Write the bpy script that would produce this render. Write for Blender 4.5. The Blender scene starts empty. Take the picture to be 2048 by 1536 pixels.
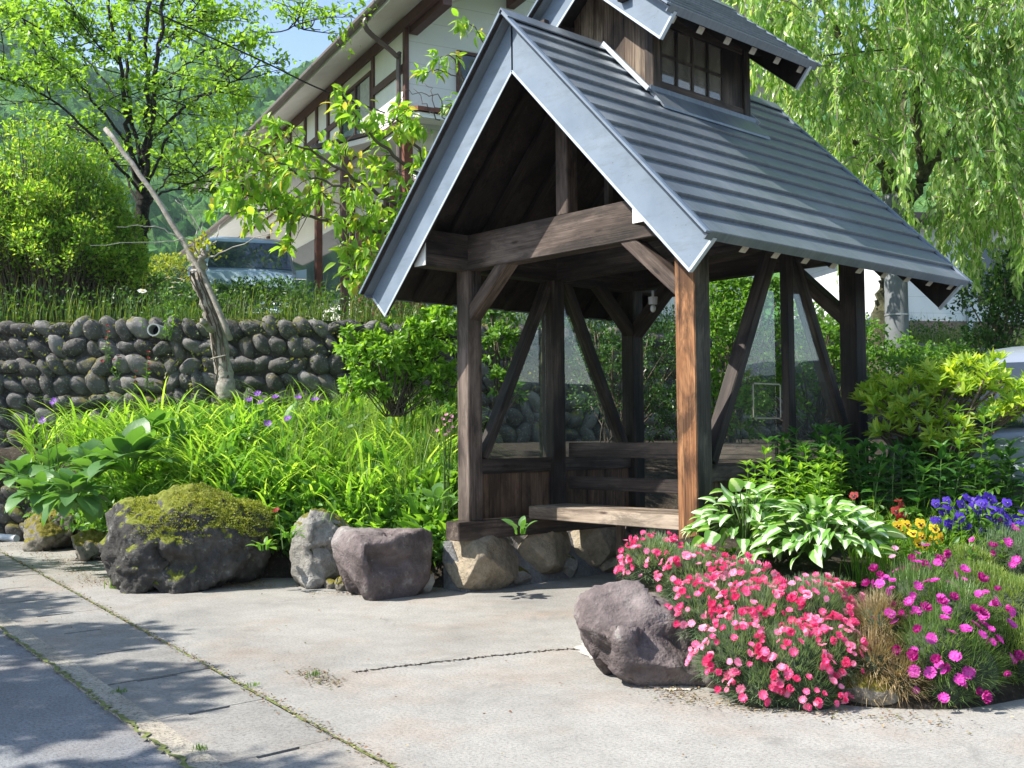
import bpy, bmesh, math, random
import numpy as np
from mathutils import Vector, Matrix, noise
random.seed(7); rng = np.random.default_rng(11)
SC = bpy.context.scene; COL = SC.collection
V3 = lambda *a: np.array(a, float)

# ---------------------------------------------------------------- camera frame (used to find where surveyed points stand)
FPX, YAW, PITCH, ROLL = 2141.871, -0.8339173, 0.0459821, -0.0082381
CP = V3(8.001, -6.544, 1.5)
FW = V3(math.sin(YAW)*math.cos(PITCH), math.cos(YAW)*math.cos(PITCH), math.sin(PITCH))
_r = V3(math.cos(YAW), -math.sin(YAW), 0); _u = np.cross(_r, FW)
RT = math.cos(ROLL)*_r + math.sin(ROLL)*_u; UP = math.cos(ROLL)*_u - math.sin(ROLL)*_r
def ray(x, y): return FW + RT*(x-1024)/FPX - UP*(y-768)/FPX
def at(x, y, D): return CP + ray(x, y)*D                 # a point D metres deep
def on(x, y, ax, val):                                    # a point on an axis plane
    d = ray(x, y); return CP + d*((val-CP[ax])/d[ax])
def depth(P): return float((np.asarray(P)-CP)@FW)

# ---------------------------------------------------------------- scene helpers
def tag(o, label=None, cat=None, group=None, kind=None):
    if label: o['label'] = label
    if cat: o['category'] = cat
    if group: o['group'] = group
    if kind: o['kind'] = kind
    return o
def empty(name, loc=(0, 0, 0), rz=0):
    o = bpy.data.objects.new(name, None); COL.objects.link(o)
    o.location = loc; o.rotation_euler = (0, 0, rz); o.empty_display_size = .1
    return o
def mesh(name, V, F, smooth=False):
    """V (n,3); F list of int arrays (m,k)."""
    me = bpy.data.meshes.new(name); V = np.asarray(V, np.float32)
    F = [np.asarray(f, np.int32) for f in F if len(f)]
    me.vertices.add(len(V)); me.vertices.foreach_set('co', V.ravel())
    nl = sum(f.size for f in F); npoly = sum(len(f) for f in F)
    me.loops.add(nl); me.polygons.add(npoly)
    me.loops.foreach_set('vertex_index', np.concatenate([f.ravel() for f in F]))
    tot = np.concatenate([np.full(len(f), f.shape[1], np.int32) for f in F])
    me.polygons.foreach_set('loop_start', np.concatenate([[0], np.cumsum(tot)[:-1]]).astype(np.int32))
    me.polygons.foreach_set('loop_total', tot)
    me.polygons.foreach_set('use_smooth', np.full(npoly, bool(smooth)))
    me.update(calc_edges=True); me.validate()
    return me
def obj(name, me, mat, parent=None, mw=None):
    o = bpy.data.objects.new(name, me); COL.objects.link(o)
    if mat is not None and not len(me.materials):
        for m in (mat if isinstance(mat, (list, tuple)) else [mat]): me.materials.append(m)
    if mw is not None: o.matrix_world = mw
    if parent is not None:
        pm = Matrix.LocRotScale(parent.location, parent.rotation_euler, parent.scale)
        if parent.parent is not None:
            pp = parent.parent; pm = Matrix.LocRotScale(pp.location, pp.rotation_euler, pp.scale) @ pm
        loc = o.matrix_basis.copy(); o.parent = parent
        o.matrix_basis = pm.inverted() @ loc               # geometry is given in world coordinates
    return o
class MB:
    def __init__(s): s.V = []; s.F = {}; s.n = 0
    def add(s, V, F):
        V = np.asarray(V, float)
        for f in F:
            f = np.asarray(f)
            if len(f): s.F.setdefault(f.shape[1], []).append(f + s.n)
        s.V.append(V); s.n += len(V); return s
    def box(s, a, b, M=None):
        a = np.minimum(a, b).astype(float) if M is None else np.array(a, float); b = np.array(b, float) if M is not None else np.maximum(a, b)
        return s.add(*boxg(a, b, M))
    def build(s, name, mat, parent=None, smooth=False, bevel=0, mw=None):
        me = mesh(name, np.concatenate(s.V), [np.concatenate(f) for f in s.F.values()], smooth)
        o = obj(name, me, mat, parent, mw)
        if bevel:
            m = o.modifiers.new('bevel', 'BEVEL'); m.width = bevel; m.segments = 2; m.limit_method = 'ANGLE'
        return o
def boxg(a, b, M=None):
    V = np.array([(x, y, z) for z in (a[2], b[2]) for y in (a[1], b[1]) for x in (a[0], b[0])], float)
    if M is not None: V = V @ M[0].T + M[1]
    return V, [np.array([(0, 2, 3, 1), (4, 5, 7, 6), (0, 1, 5, 4), (2, 6, 7, 3), (0, 4, 6, 2), (1, 3, 7, 5)])]
def beam(name, p0, p1, w, h, mat, parent, up=(0, 0, 1), bev=.006, wob=0):
    """square timber from p0 to p1, own local z along its length so the grain follows it"""
    p0 = V3(*p0); p1 = V3(*p1); z = p1-p0; L = np.linalg.norm(z); z /= L
    u = V3(*up); x = np.cross(u, z)
    if np.linalg.norm(x) < 1e-3: x = V3(1, 0, 0)
    x /= np.linalg.norm(x); y = np.cross(z, x)
    bm = bmesh.new(); bmesh.ops.create_cube(bm, size=1)
    for v in bm.verts: v.co = Vector((v.co.x*w, v.co.y*h, (v.co.z+.5)*L))
    bmesh.ops.bevel(bm, geom=bm.edges[:], offset=bev, segments=2, affect='EDGES')
    me = bpy.data.meshes.new(name); bm.to_mesh(me); bm.free()
    M = Matrix([[x[0], y[0], z[0], p0[0]], [x[1], y[1], z[1], p0[1]], [x[2], y[2], z[2], p0[2]], [0, 0, 0, 1]])
    return obj(name, me, mat, parent, M)
def prism(poly, ax, v0, v1):
    """extrude polygon (list of 2-tuples in the two other axes) between v0 and v1 on axis ax"""
    n = len(poly); V = []
    for v in (v0, v1):
        for p in poly:
            c = [0, 0, 0]; o = [i for i in range(3) if i != ax]; c[o[0]] = p[0]; c[o[1]] = p[1]; c[ax] = v; V.append(c)
    V = np.array(V, float)
    side = np.array([(i, (i+1) % n, n+(i+1) % n, n+i) for i in range(n)])
    return V, [np.array([list(range(n))[::-1]]), np.array([list(range(n, 2*n))]), side]
def tubes(chains, sides=6):
    mb = MB()
    for pts, rad in chains:
        P = np.asarray(pts, float); n = len(P)
        if n < 2: continue
        T = np.gradient(P, axis=0); T /= np.linalg.norm(T, axis=1)[:, None]+1e-9
        a = np.cross(T, V3(.13, .27, 1)); bad = np.linalg.norm(a, axis=1) < 1e-2
        a[bad] = np.cross(T[bad], V3(1, 0, 0)); a /= np.linalg.norm(a, axis=1)[:, None]
        b = np.cross(T, a); ang = np.linspace(0, 2*np.pi, sides, endpoint=False)
        R = np.asarray(rad, float).reshape(-1, 1, 1)*np.ones((n, 1, 1))
        V = P[:, None]+R*(a[:, None]*np.cos(ang)[None, :, None]+b[:, None]*np.sin(ang)[None, :, None])
        i = np.arange(n-1)[:, None]*sides; j = np.arange(sides); k = (j+1) % sides
        F = np.stack([i+j, i+k, i+sides+k, i+sides+j], -1).reshape(-1, 4)
        cap = [np.array([list(range(sides))[::-1]]), np.array([list(range((n-1)*sides, n*sides))])]
        mb.add(V.reshape(-1, 3), [F]+cap)
    return mb
def smoothpath(pts, n=6, jit=0):
    P = np.asarray(pts, float)
    if len(P) < 3: 
        t = np.linspace(0, 1, n*2)[:, None]; out = P[0]*(1-t)+P[-1]*t
    else:
        Q = np.vstack([2*P[0]-P[1], P, 2*P[-1]-P[-2]]); out = []
        for i in range(1, len(Q)-2):
            for t in np.linspace(0, 1, n, endpoint=False):
                a, b, c, d = Q[i-1], Q[i], Q[i+1], Q[i+2]
                out.append(.5*((2*b)+(c-a)*t+(2*a-5*b+4*c-d)*t*t+(3*b-a-3*c+d)*t**3))
        out.append(P[-1]); out = np.array(out)
    if jit: out[1:] += rng.normal(0, jit, out[1:].shape)
    return out
def nrm(a): return a/(np.linalg.norm(a, axis=-1, keepdims=True)+1e-9)
def rvec(n): return nrm(rng.normal(size=(n, 3)))

# leaf templates: x across, y along, z up
T_TWO = (
    np.array([[0, 0, 0], [.26, .42, .07], [0, 1, -.06], [-.26, .42, .07]], float), [np.array([(0, 1, 2), (0, 2, 3)])])
def t_leaf(w, curl=.15, fold=.12, k=4, blunt=1.0, pw=.8):
    """a leaf with a midrib, k stations; w = half width"""
    V = [[0, 0, 0]]; tri = []; quad = []
    for i in range(1, k):
        t = i/k; ww = w*math.sin(math.pi*t**(.75*blunt))**pw; z = -curl*t*t
        V += [[-ww, t, z+fold*ww/w], [0, t, z], [ww, t, z+fold*ww/w]]
    V.append([0, 1, -curl*1.1]); n = len(V)-1
    tri += [(0, 2, 1), (0, 3, 2)]
    for i in range(k-2):
        a = 1+3*i; quad += [(a, a+1, a+4, a+3), (a+1, a+2, a+5, a+4)]
    a = 1+3*(k-2); tri += [(a, a+1, n), (a+1, a+2, n)]
    return np.array(V, float), [np.array(tri), np.array(quad)] if quad else [np.array(tri)]
T_OVAL = t_leaf(.27, .18, .10, 3); T_LANCE = t_leaf(.11, .25, .05, 4); T_BIG = t_leaf(.36, .3, .14, 6, .85)
T_HOSTA = t_leaf(.36, .42, .10, 7, .8); T_DROOP = t_leaf(.2, .3, .08, 4)
def leaves(mb, P, D, N, S, T):
    P = np.asarray(P, float); n = len(P)
    if n == 0: return
    y = nrm(np.asarray(D, float)); x = nrm(np.cross(y, N)); z = np.cross(x, y)
    tv, tf = T; S = np.broadcast_to(np.asarray(S, float), (n,))
    sx = S*rng.uniform(.8, 1.2, n)
    V = P[:, None]+(x[:, None]*tv[None, :, 0:1]*sx[:, None, None]+y[:, None]*tv[None, :, 1:2]*S[:, None, None]+z[:, None]*tv[None, :, 2:3]*S[:, None, None])
    off = (np.arange(n)*len(tv))[:, None, None]
    mb.add(V.reshape(-1, 3), [(f[None]+off).reshape(-1, f.shape[1]) for f in tf])
def blades(mb, P, az, L, W, a0, a1, n=5):
    P = np.asarray(P, float); m = len(P); bc = lambda v: np.broadcast_to(np.asarray(v, float), (m,))
    az, L, W, a0, a1 = map(bc, (az, L, W, a0, a1)); h = np.stack([np.cos(az), np.sin(az), 0*az], -1)
    sd = np.stack([-np.sin(az), np.cos(az), 0*az], -1); cur = P.copy(); rows = []
    for i in range(n+1):
        t = i/n; w = W*(.55+.9*t*(1-t)*1.6)*(1-t**3)+.0004
        rows += [cur-sd*w[:, None]/2, cur+sd*w[:, None]/2]
        th = a0+(a1-a0)*t**1.3; cur = cur+(h*np.sin(th)[:, None]+V3(0, 0, 1)*np.cos(th)[:, None])*(L/n)[:, None]
    V = np.stack(rows, 1); k = V.shape[1]; off = (np.arange(m)*k)[:, None, None]
    f = np.array([(2*i, 2*i+1, 2*i+3, 2*i+2) for i in range(n)])
    mb.add(V.reshape(-1, 3), [(f[None]+off).reshape(-1, 4)])

# ---------------------------------------------------------------- materials
class NT:
    def __init__(s, name):
        s.m = bpy.data.materials.new(name); s.m.use_nodes = True; s.t = s.m.node_tree; s.t.nodes.clear()
        s.out = s.n('ShaderNodeOutputMaterial')
    def n(s, typ, **kw):
        nd = s.t.nodes.new(typ)
        for k, v in kw.items():
            if k.startswith('i_'): nd.inputs[k[2:].replace('_', ' ')].default_value = v
            else: setattr(nd, k, v)
        return nd
    def l(s, a, b): s.t.links.new(a, b)
    def coord(s, kind='Object', scale=(1, 1, 1), rnd=False):
        tc = s.n('ShaderNodeTexCoord'); mp = s.n('ShaderNodeMapping'); mp.inputs['Scale'].default_value = scale
        s.l(tc.outputs[kind], mp.inputs['Vector'])
        if rnd:
            oi = s.n('ShaderNodeObjectInfo'); mu = s.n('ShaderNodeMath', operation='MULTIPLY'); mu.inputs[1].default_value = 37
            s.l(oi.outputs['Random'], mu.inputs[0]); s.l(mu.outputs[0], mp.inputs['Location'])
        return mp.outputs[0]
    def noise(s, vec, scale=5, detail=5, rough=.6, dist=0):
        nd = s.n('ShaderNodeTexNoise'); nd.inputs['Scale'].default_value = scale; nd.inputs['Detail'].default_value = detail
        nd.inputs['Roughness'].default_value = rough; nd.inputs['Distortion'].default_value = dist
        s.l(vec, nd.inputs['Vector']); return nd.outputs['Fac']
    def ramp(s, fac, stops, interp='LINEAR'):
        nd = s.n('ShaderNodeValToRGB'); r = nd.color_ramp; r.interpolation = interp
        while len(r.elements) < len(stops): r.elements.new(.5)
        for e, (p, c) in zip(r.elements, stops): e.position = p; e.color = (*c, 1) if len(c) == 3 else c
        s.l(fac, nd.inputs['Fac']); return nd.outputs['Color']
    def mix(s, fac, a, b, mode='MIX'):
        nd = s.n('ShaderNodeMix', data_type='RGBA', blend_type=mode)
        for sock, v in ((nd.inputs[0], fac), (nd.inputs[6], a), (nd.inputs[7], b)):
            if hasattr(v, 'is_output'): s.l(v, sock)
            elif isinstance(v, (int, float)): sock.default_value = v
            else: sock.default_value = (*v, 1)
        return nd.outputs[2]
    def math(s, op, a, b=0.0, c=0.0):
        nd = s.n('ShaderNodeMath', operation=op)
        for i, v in enumerate((a, b, c)):
            if hasattr(v, 'is_output'): s.l(v, nd.inputs[i])
            else: nd.inputs[i].default_value = v
        return nd.outputs[0]
    def bump(s, h, strength=.3, dist=.01):
        nd = s.n('ShaderNodeBump'); nd.inputs['Strength'].default_value = strength; nd.inputs['Distance'].default_value = dist
        s.l(h, nd.inputs['Height']); return nd.outputs[0]
    def pbr(s, col, rough=.6, metal=0, normal=None, spec=.5):
        b = s.n('ShaderNodeBsdfPrincipled')
        for sock, v in (('Base Color', col), ('Roughness', rough), ('Metallic', metal), ('Specular IOR Level', spec)):
            if hasattr(v, 'is_output'): s.l(v, b.inputs[sock])
            elif isinstance(v, (int, float)): b.inputs[sock].default_value = v
            else: b.inputs[sock].default_value = (*v, 1)
        if normal is not None: s.l(normal, b.inputs['Normal'])
        s.b = b; s.l(b.outputs[0], s.out.inputs['Surface']); return s.m
def plain(name, col, rough=.5, metal=0, var=.12, sc=6):
    t = NT(name); f = t.noise(t.coord('Object'), sc, 4)
    c = t.ramp(f, [(.3, tuple(x*(1-var) for x in col)), (.7, tuple(min(1, x*(1+var)) for x in col))])
    return t.pbr(c, rough, metal)
def leafmat(name, cols, trans=.45, rough=.45, tcol=None, spec=.4, vary=True):
    t = NT(name); g = t.n('ShaderNodeNewGeometry'); n = len(cols)
    c = t.ramp(g.outputs['Random Per Island'], [((i+.5)/n, k) for i, k in enumerate(cols)])
    pn = t.noise(t.coord('Object'), 1.1, 4, .65); c = t.mix(1, c, t.ramp(pn, [(.32, (.62, .66, .6)), (.5, (1, 1, 1)), (.68, (1.22, 1.16, 1.1))]), 'MULTIPLY') if vary else c
    t.pbr(c, rough, 0, spec=spec)
    tr = t.n('ShaderNodeBsdfTranslucent'); c2 = t.mix(1.0, c, tcol or (2.0, 1.9, .9), 'MULTIPLY'); t.l(c2, tr.inputs['Color'])
    mx = t.n('ShaderNodeMixShader'); mx.inputs[0].default_value = trans
    t.l(t.b.outputs[0], mx.inputs[1]); t.l(tr.outputs[0], mx.inputs[2]); t.l(mx.outputs[0], t.out.inputs['Surface'])
    return t.m
def woodmat(name, dark, mid, light, lo=.38, hi=.68, rough=.7, fine=1.0, stain=.5):
    t = NT(name); v = t.coord('Object', (16*fine, 16*fine, .9), True); v2 = t.coord('Object', (3, 3, .8), True); v3 = t.coord('Object', (70*fine, 70*fine, 2.2), True)
    f = t.noise(v, 1, 6, .65, 1.1); g = t.noise(v2, 1, 4, .6, .3); h = t.noise(v3, 1, 3, .6)
    s = t.math('MULTIPLY_ADD', g, .75, t.math('MULTIPLY', f, .4)); s = t.math('MULTIPLY_ADD', h, .3, t.math('ADD', s, -.22))
    c = t.ramp(s, [(lo, dark), ((lo+hi)/2, mid), (hi, light)])
    vo = t.n('ShaderNodeTexVoronoi'); vo.inputs['Scale'].default_value = 1; t.l(t.coord('Object', (5.5, 5.5, 1.5), True), vo.inputs['Vector'])
    kn = t.ramp(vo.outputs['Distance'], [(.05, (.25, .2, .18)), (.11, (1, 1, 1))]); c = t.mix(.9, c, kn, 'MULTIPLY')
    sn = t.ramp(t.noise(t.coord('Object', (4, 4, 1.3), True), 1.3, 5, .7, .5), [(.42, (1-stain,)*3), (.56, (1, 1, 1))]); c = t.mix(1, c, sn, 'MULTIPLY')
    ck = t.ramp(t.noise(t.coord('Object', (38, 38, .7), True), 1, 2, .5), [(.30, (.25,)*3), (.36, (1,)*3)]); c = t.mix(.8, c, ck, 'MULTIPLY')
    return t.pbr(c, rough, 0, t.bump(t.math('ADD', f, h), .55, .005), .3)
def stonemat(name, cols, moss=0, sc=3, lo=.3, hi=.7, mossc=(.16, .15, .02)):
    t = NT(name); v = t.coord('Object', (1, 1, 1), True)
    f = t.noise(v, sc, 8, .68); g = t.noise(v, sc*9, 5, .7); sp = t.noise(v, sc*30, 2, .5)
    n = len(cols); c = t.ramp(f, [(lo+(hi-lo)*i/(n-1), k) for i, k in enumerate(cols)])
    c = t.mix(.55, c, t.ramp(g, [(.35, (.35, .35, .35)), (.65, (1, 1, 1))]), 'MULTIPLY')
    lich = t.ramp(t.noise(v, sc*4, 6, .75), [(.58, (0, 0, 0)), (.66, (1, 1, 1))])
    c = t.mix(t.math('MULTIPLY', lich, .35), c, (.34, .34, .30))
    bmp = t.bump(t.math('MULTIPLY_ADD', g, .6, t.math('MULTIPLY_ADD', sp, .3, f)), .85, .04)
    if moss:
        ge = t.n('ShaderNodeNewGeometry'); sx = t.n('ShaderNodeSeparateXYZ'); t.l(ge.outputs['Normal'], sx.inputs[0])
        m = t.math('ADD', t.math('MULTIPLY', sx.outputs['Z'], .9), t.math('MULTIPLY', t.noise(v, sc*2.2, 6, .7), 1.3))
        mk = t.ramp(t.math('MULTIPLY', m, .5), [(.66-moss*.2, (0, 0, 0)), (.71-moss*.2, (1, 1, 1))])
        mc = t.ramp(t.noise(v, 25, 4), [(.3, tuple(x*.45 for x in mossc)), (.7, mossc)])
        c = t.mix(mk, c, mc)
    return t.pbr(c, .88, 0, bmp, .25)

M = {}
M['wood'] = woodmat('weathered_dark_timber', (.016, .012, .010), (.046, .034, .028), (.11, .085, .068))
M['wood_warm'] = woodmat('worn_orange_timber', (.05, .026, .014), (.20, .085, .034), (.40, .20, .09), .30, .62, stain=.7)
M['wood_grey'] = woodmat('bleached_timber', (.10, .075, .055), (.26, .20, .15), (.42, .34, .26), .3, .65)
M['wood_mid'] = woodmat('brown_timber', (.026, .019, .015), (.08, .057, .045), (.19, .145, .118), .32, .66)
M['plank'] = woodmat('dark_planks', (.03, .02, .013), (.09, .055, .035), (.22, .14, .09), .3, .7)
M['deck'] = woodmat('soot_dark_roof_boards', (.012, .009, .008), (.025, .018, .015), (.045, .034, .028))
def metal_roof():
    t = NT('blue_grey_sheet_metal'); v = t.coord('Object', (1, 1, 1)); f = t.noise(v, 1.4, 5, .6); g = t.noise(t.coord('Object', (1, 30, 1)), 1.2, 3)
    c = t.ramp(t.math('MULTIPLY_ADD', g, .4, t.math('MULTIPLY', f, .6)), [(.33, (.115, .135, .16)), (.5, (.16, .185, .21)), (.66, (.225, .245, .265))])
    st = t.noise(t.coord('Object', (.8, 5, .8)), 2.2, 6, .75)
    c = t.mix(t.ramp(st, [(.56, (0, 0, 0)), (.72, (.5, .5, .5))]), c, (.25, .235, .20))
    return t.pbr(c, t.ramp(f, [(.3, (.34,)*3), (.7, (.5,)*3)]), .35, t.bump(t.noise(v, 7, 4), .08, .02), .5)
M['metal'] = metal_roof()
def barge():
    t = NT('pale_blue_sheet_metal'); f = t.noise(t.coord('Object', (2, 2, 2)), 1.5, 5, .6)
    sp = t.ramp(t.noise(t.coord('Object'), 45, 2, .5), [(.70, (1, 1, 1)), (.76, (.5, .45, .4))])
    c = t.ramp(f, [(.3, (.135, .175, .225)), (.7, (.19, .235, .29))]); c = t.mix(.6, c, sp, 'MULTIPLY')
    st = t.ramp(t.noise(t.coord('Object', (1, 1, 4)), 3, 6, .75), [(.5, (1,)*3), (.75, (.72, .70, .66))]); c = t.mix(.8, c, st, 'MULTIPLY')
    return t.pbr(c, .5, .0, t.bump(f, .25, .012), .45)
M['barge'] = barge()
M['trim'] = plain('light_trim_metal', (.45, .50, .54), .4, .2)
M['white'] = plain('white_paint', (.78, .77, .72), .6, 0, .06, 12)
M['tail'] = plain('weathered_white_end_grain', (.42, .38, .32), .8, 0, .25, 40)
def glassmat(name, tint=(.93, .96, .95), refl=.16, haze=.07, hz=(.6, .62, .6)):
    t = NT(name); lw = t.n('ShaderNodeLayerWeight'); fr_ = t.math('MULTIPLY_ADD', t.math('POWER', lw.outputs['Facing'], 4.0), .55, .02)
    gl = t.n('ShaderNodeBsdfGlossy'); gl.inputs['Roughness'].default_value = .015
    w = t.noise(t.coord('Object', (1, 1, 1)), .8, 1); b = t.bump(w, .25, .03); t.l(b, gl.inputs['Normal'])
    tp = t.n('ShaderNodeBsdfTransparent'); tp.inputs['Color'].default_value = (*tint, 1)
    df = t.n('ShaderNodeBsdfDiffuse'); df.inputs['Color'].default_value = (*hz, 1)
    m1 = t.n('ShaderNodeMixShader'); d = t.ramp(t.noise(t.coord('Object', (3, 3, 1)), 2, 6, .7), [(.3, (haze*.4,)*3), (.75, (haze*1.8,)*3)])
    t.l(d, m1.inputs[0]); t.l(tp.outputs[0], m1.inputs[1]); t.l(df.outputs[0], m1.inputs[2])
    m2 = t.n('ShaderNodeMixShader'); f = t.math('ADD', fr_, refl); t.l(f, m2.inputs[0])
    t.l(m1.outputs[0], m2.inputs[1]); t.l(gl.outputs[0], m2.inputs[2]); t.l(m2.outputs[0], t.out.inputs['Surface'])
    return t.m
M['glass'] = glassmat('acrylic_pane', refl=.035, haze=.022)
M['winglass'] = glassmat('window_glass', (.5, .52, .5), .12, .25)
def dark_glass():
    t = NT('dark_window_glass'); f = t.noise(t.coord('Object', (1, 1, 1)), 1.2, 2)
    return t.pbr(t.ramp(f, [(.4, (.02, .03, .045)), (.6, (.05, .065, .08))]), .04, 0, None, .9)
M['darkglass'] = dark_glass()
M['bark'] = stonemat('grey_bark', [(.03, .025, .02), (.09, .075, .06), (.17, .15, .12)], .0, 9)
M['bark_dark'] = stonemat('dark_bark', [(.015, .012, .010), (.04, .033, .027), (.09, .078, .062)], 0, 9)
M['bark_pale'] = stonemat('peeling_pale_bark', [(.30, .25, .20), (.56, .50, .42), (.75, .70, .62)], 0, 14)
M['bark_moss'] = stonemat('lichen_bark', [(.05, .05, .03), (.13, .13, .07), (.24, .24, .14)], 0, 12)
M['twig'] = plain('brown_twig', (.10, .075, .055), .8)
M['twig_pale'] = plain('dry_pale_twig', (.38, .34, .30), .8)
M['soil'] = stonemat('dark_soil', [(.02, .015, .01), (.05, .038, .025), (.09, .07, .05)], 0, 8)
M['black'] = plain('black_recess', (.01, .01, .01), .8)
M['rubber'] = plain('black_rubber', (.02, .02, .02), .7)

# ================================================================= GROUND
def concrete(name, base, tint=(1, 1, 1), sc=1.0, spots=.5):
    t = NT(name); v = t.coord('Object'); a = t.noise(v, .55*sc, 6, .6, .4); b = t.noise(v, 5*sc, 6, .7); c = t.noise(v, 55, 4, .75); e = t.noise(v, 160, 2, .6)
    lo = tuple(x*.78 for x in base); hi = tuple(min(1, x*1.13) for x in base)
    col = t.ramp(a, [(.33, lo), (.5, base), (.68, hi)]); wm = t.ramp(t.noise(v, .9, 5, .65), [(.5, (1, 1, 1)), (.72, (1.0, .86, .76))]); col = t.mix(.8, col, wm, 'MULTIPLY')
    col = t.mix(.6, col, t.ramp(b, [(.3, (.72,)*3), (.6, (1.0,)*3)]), 'MULTIPLY')
    col = t.mix(spots, col, t.ramp(c, [(.36, (.34, .32, .31)), (.50, (1.0,)*3), (.70, (1.28, 1.25, 1.18))]), 'MULTIPLY')
    col = t.mix(spots*.8, col, t.ramp(e, [(.33, (.5,)*3), (.5, (1,)*3)]), 'MULTIPLY')
    st = t.ramp(t.noise(v, 1.7, 7, .75, .8), [(.56, (0, 0, 0)), (.66, (.7,)*3)])
    col = t.mix(st, col, tuple(x*.62 for x in base))
    return t.pbr(col, .9, 0, t.bump(t.math('ADD', c, e), .5, .006), .2)
M['concrete'] = concrete('worn_concrete', (.315, .302, .275), spots=.5)
M['slab'] = concrete('drain_slab_concrete', (.272, .262, .24), sc=1.6)
M['asphalt'] = concrete('pale_old_asphalt', (.225, .232, .24), sc=1.2, spots=.7)
M['kerbc'] = concrete('pitted_kerb_concrete', (.34, .32, .27), sc=2.5, spots=.9)
def grassground():
    t = NT('grassy_ground'); v = t.coord('Object'); a = t.noise(v, .3, 6, .6); b = t.noise(v, 9, 5, .7)
    c = t.ramp(a, [(.35, (.035, .07, .015)), (.65, (.08, .12, .03))]); c = t.mix(.6, c, t.ramp(b, [(.3, (.4,)*3), (.7, (1.1,)*3)]), 'MULTIPLY')
    return t.pbr(c, .95, 0, t.bump(b, .6, .05), .1)
M['grassg'] = grassground()
def sheet(name, poly, z, mat, kind='structure', thick=0):
    P = [(x, y, z) for x, y in poly]; n = len(P)
    if thick:
        mb = MB(); mb.add(*prism(poly, 2, z-thick, z)); o = mb.build(name, mat)
    else: o = obj(name, mesh(name, np.array(P), [np.array([list(range(n))])]), mat)
    return tag(o, kind=kind)
sheet('ground', [(-900, -900), (900, -900), (900, 900), (-900, 900)], -.02, M['grassg'])
L1 = lambda u: -3.95-.118*(u-1)+.0*u          # outer edge of the drain strip (towards the road)
L2 = lambda u: -3.075-.150*(u-0)              # joint between strip and forecourt
L0 = lambda u: L1(u)-.0
apron = [(-40, L2(-40)+.0), (-12, L2(-12)), (4.2, L2(4.2)), (12, L2(12)), (20, L2(20)), (20, 30), (-3, 30), (-3, 3), (-12, 2)]
sheet('forecourt', apron, 0.0, M['concrete'])
sheet('road', [(-40, -60), (40, -60), (40, L1(40)-.12), (-40, L1(-40)-.12)], 0.0, M['asphalt'])
sheet('kerb_strip', [(-40, L1(-40)-.12), (40, L1(40)-.12), (40, L1(40)+.03), (-40, L1(-40)+.03)], .012, M['kerbc'], thick=.03)
# drain cover slabs with slots
ds = MB(); xs = [-12.5]
while xs[-1] < 9.5: xs.append(xs[-1]+.96)
off = (.644-.02) % .96
ee = [e_ for e_ in np.arange(-12.5+off-.04, 9.5, .96)]
for i, x in enumerate(ee[:-1]):
    x1 = ee[i+1]-.008; s0, s1 = x+.004, x1
    sl = .034; m0 = .27; m1 = .66                                        # the slot cut in the slab's leading edge
    def P(u, f): return (u, L1(u)+.035+(L2(u)-.012-L1(u)-.035)*f)
    dz = random.uniform(-.003, .003)
    for (a, b, f0, f1) in ((s0, s0+sl, 0, m0), (s0, s0+sl, m1, 1), (s0+sl, s1, 0, 1)):
        q = [P(a, f0), P(b, f0), P(b, f1), P(a, f1)]
        ds.add(*prism(q, 2, -.03, .006+dz))
tag(ds.build('drain_cover_strip', M['slab']), kind='structure')
gut = sheet('drain_channel', [(-13, L1(-13)+.02), (10, L1(10)+.02), (10, L2(10)), (-13, L2(-13))], -.012, M['soil'])
# cracks in the forecourt: thin dark ragged sheets
def ragged(name, pts, w, z, mat, seed=1, n=60, parent=None):
    P = smoothpath([V3(*p, 0) for p in pts], 40); rr = np.random.default_rng(seed); m = len(P)
    T = nrm(np.gradient(P, axis=0)); S = np.stack([-T[:, 1], T[:, 0], 0*T[:, 0]], -1)
    c = P+S*rr.normal(0, w*.5, (m, 1)); ww = w*rr.uniform(.35, 1.4, (m, 1))
    V = np.stack([c-S*ww/2, c+S*ww/2], 1).reshape(-1, 3); V[:, 2] = z
    F = np.array([(2*i, 2*i+1, 2*i+3, 2*i+2) for i in range(m-1)])
    return tag(obj(name, mesh(name, V, [F]), mat, parent), kind='structure')
ragged('pavement_crack', [(2.25, -2.70), (2.36, -2.25), (2.5, -1.75), (2.62, -1.4), (2.76, -1.10), (2.85, -.95)], .026, .004, M['soil'], 3)
ragged('pavement_crack', [(1.15, -4.05), (1.55, -4.0), (2.2, -4.08), (3.0, -4.2), (3.4, -4.22)], .012, .010, M['soil'], 5)
def patchmat(c1, c2, name):
    return plain(name, c1, .95, 0, .5, 30)
M['mossj'] = plain('joint_moss', (.12, .14, .035), .95, 0, .5, 30)
M['debris'] = plain('dry_debris', (.17, .10, .055), .95, 0, .5, 40)
ragged('joint_moss_line', [(-9, L2(-9)), (-5, L2(-5)), (-2, L2(-2)), (0, L2(0)), (2, L2(2)), (5, L2(5))], .018, .010, M['mossj'], 7)
ragged('kerb_moss_line', [(-9, L1(-9)-.12), (-4, L1(-4)-.12), (0, L1(0)-.12), (2, L1(2)-.12), (3.5, L1(3.5)-.12), (6, L1(6)-.12)], .028, .020, M['mossj'], 9)
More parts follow.
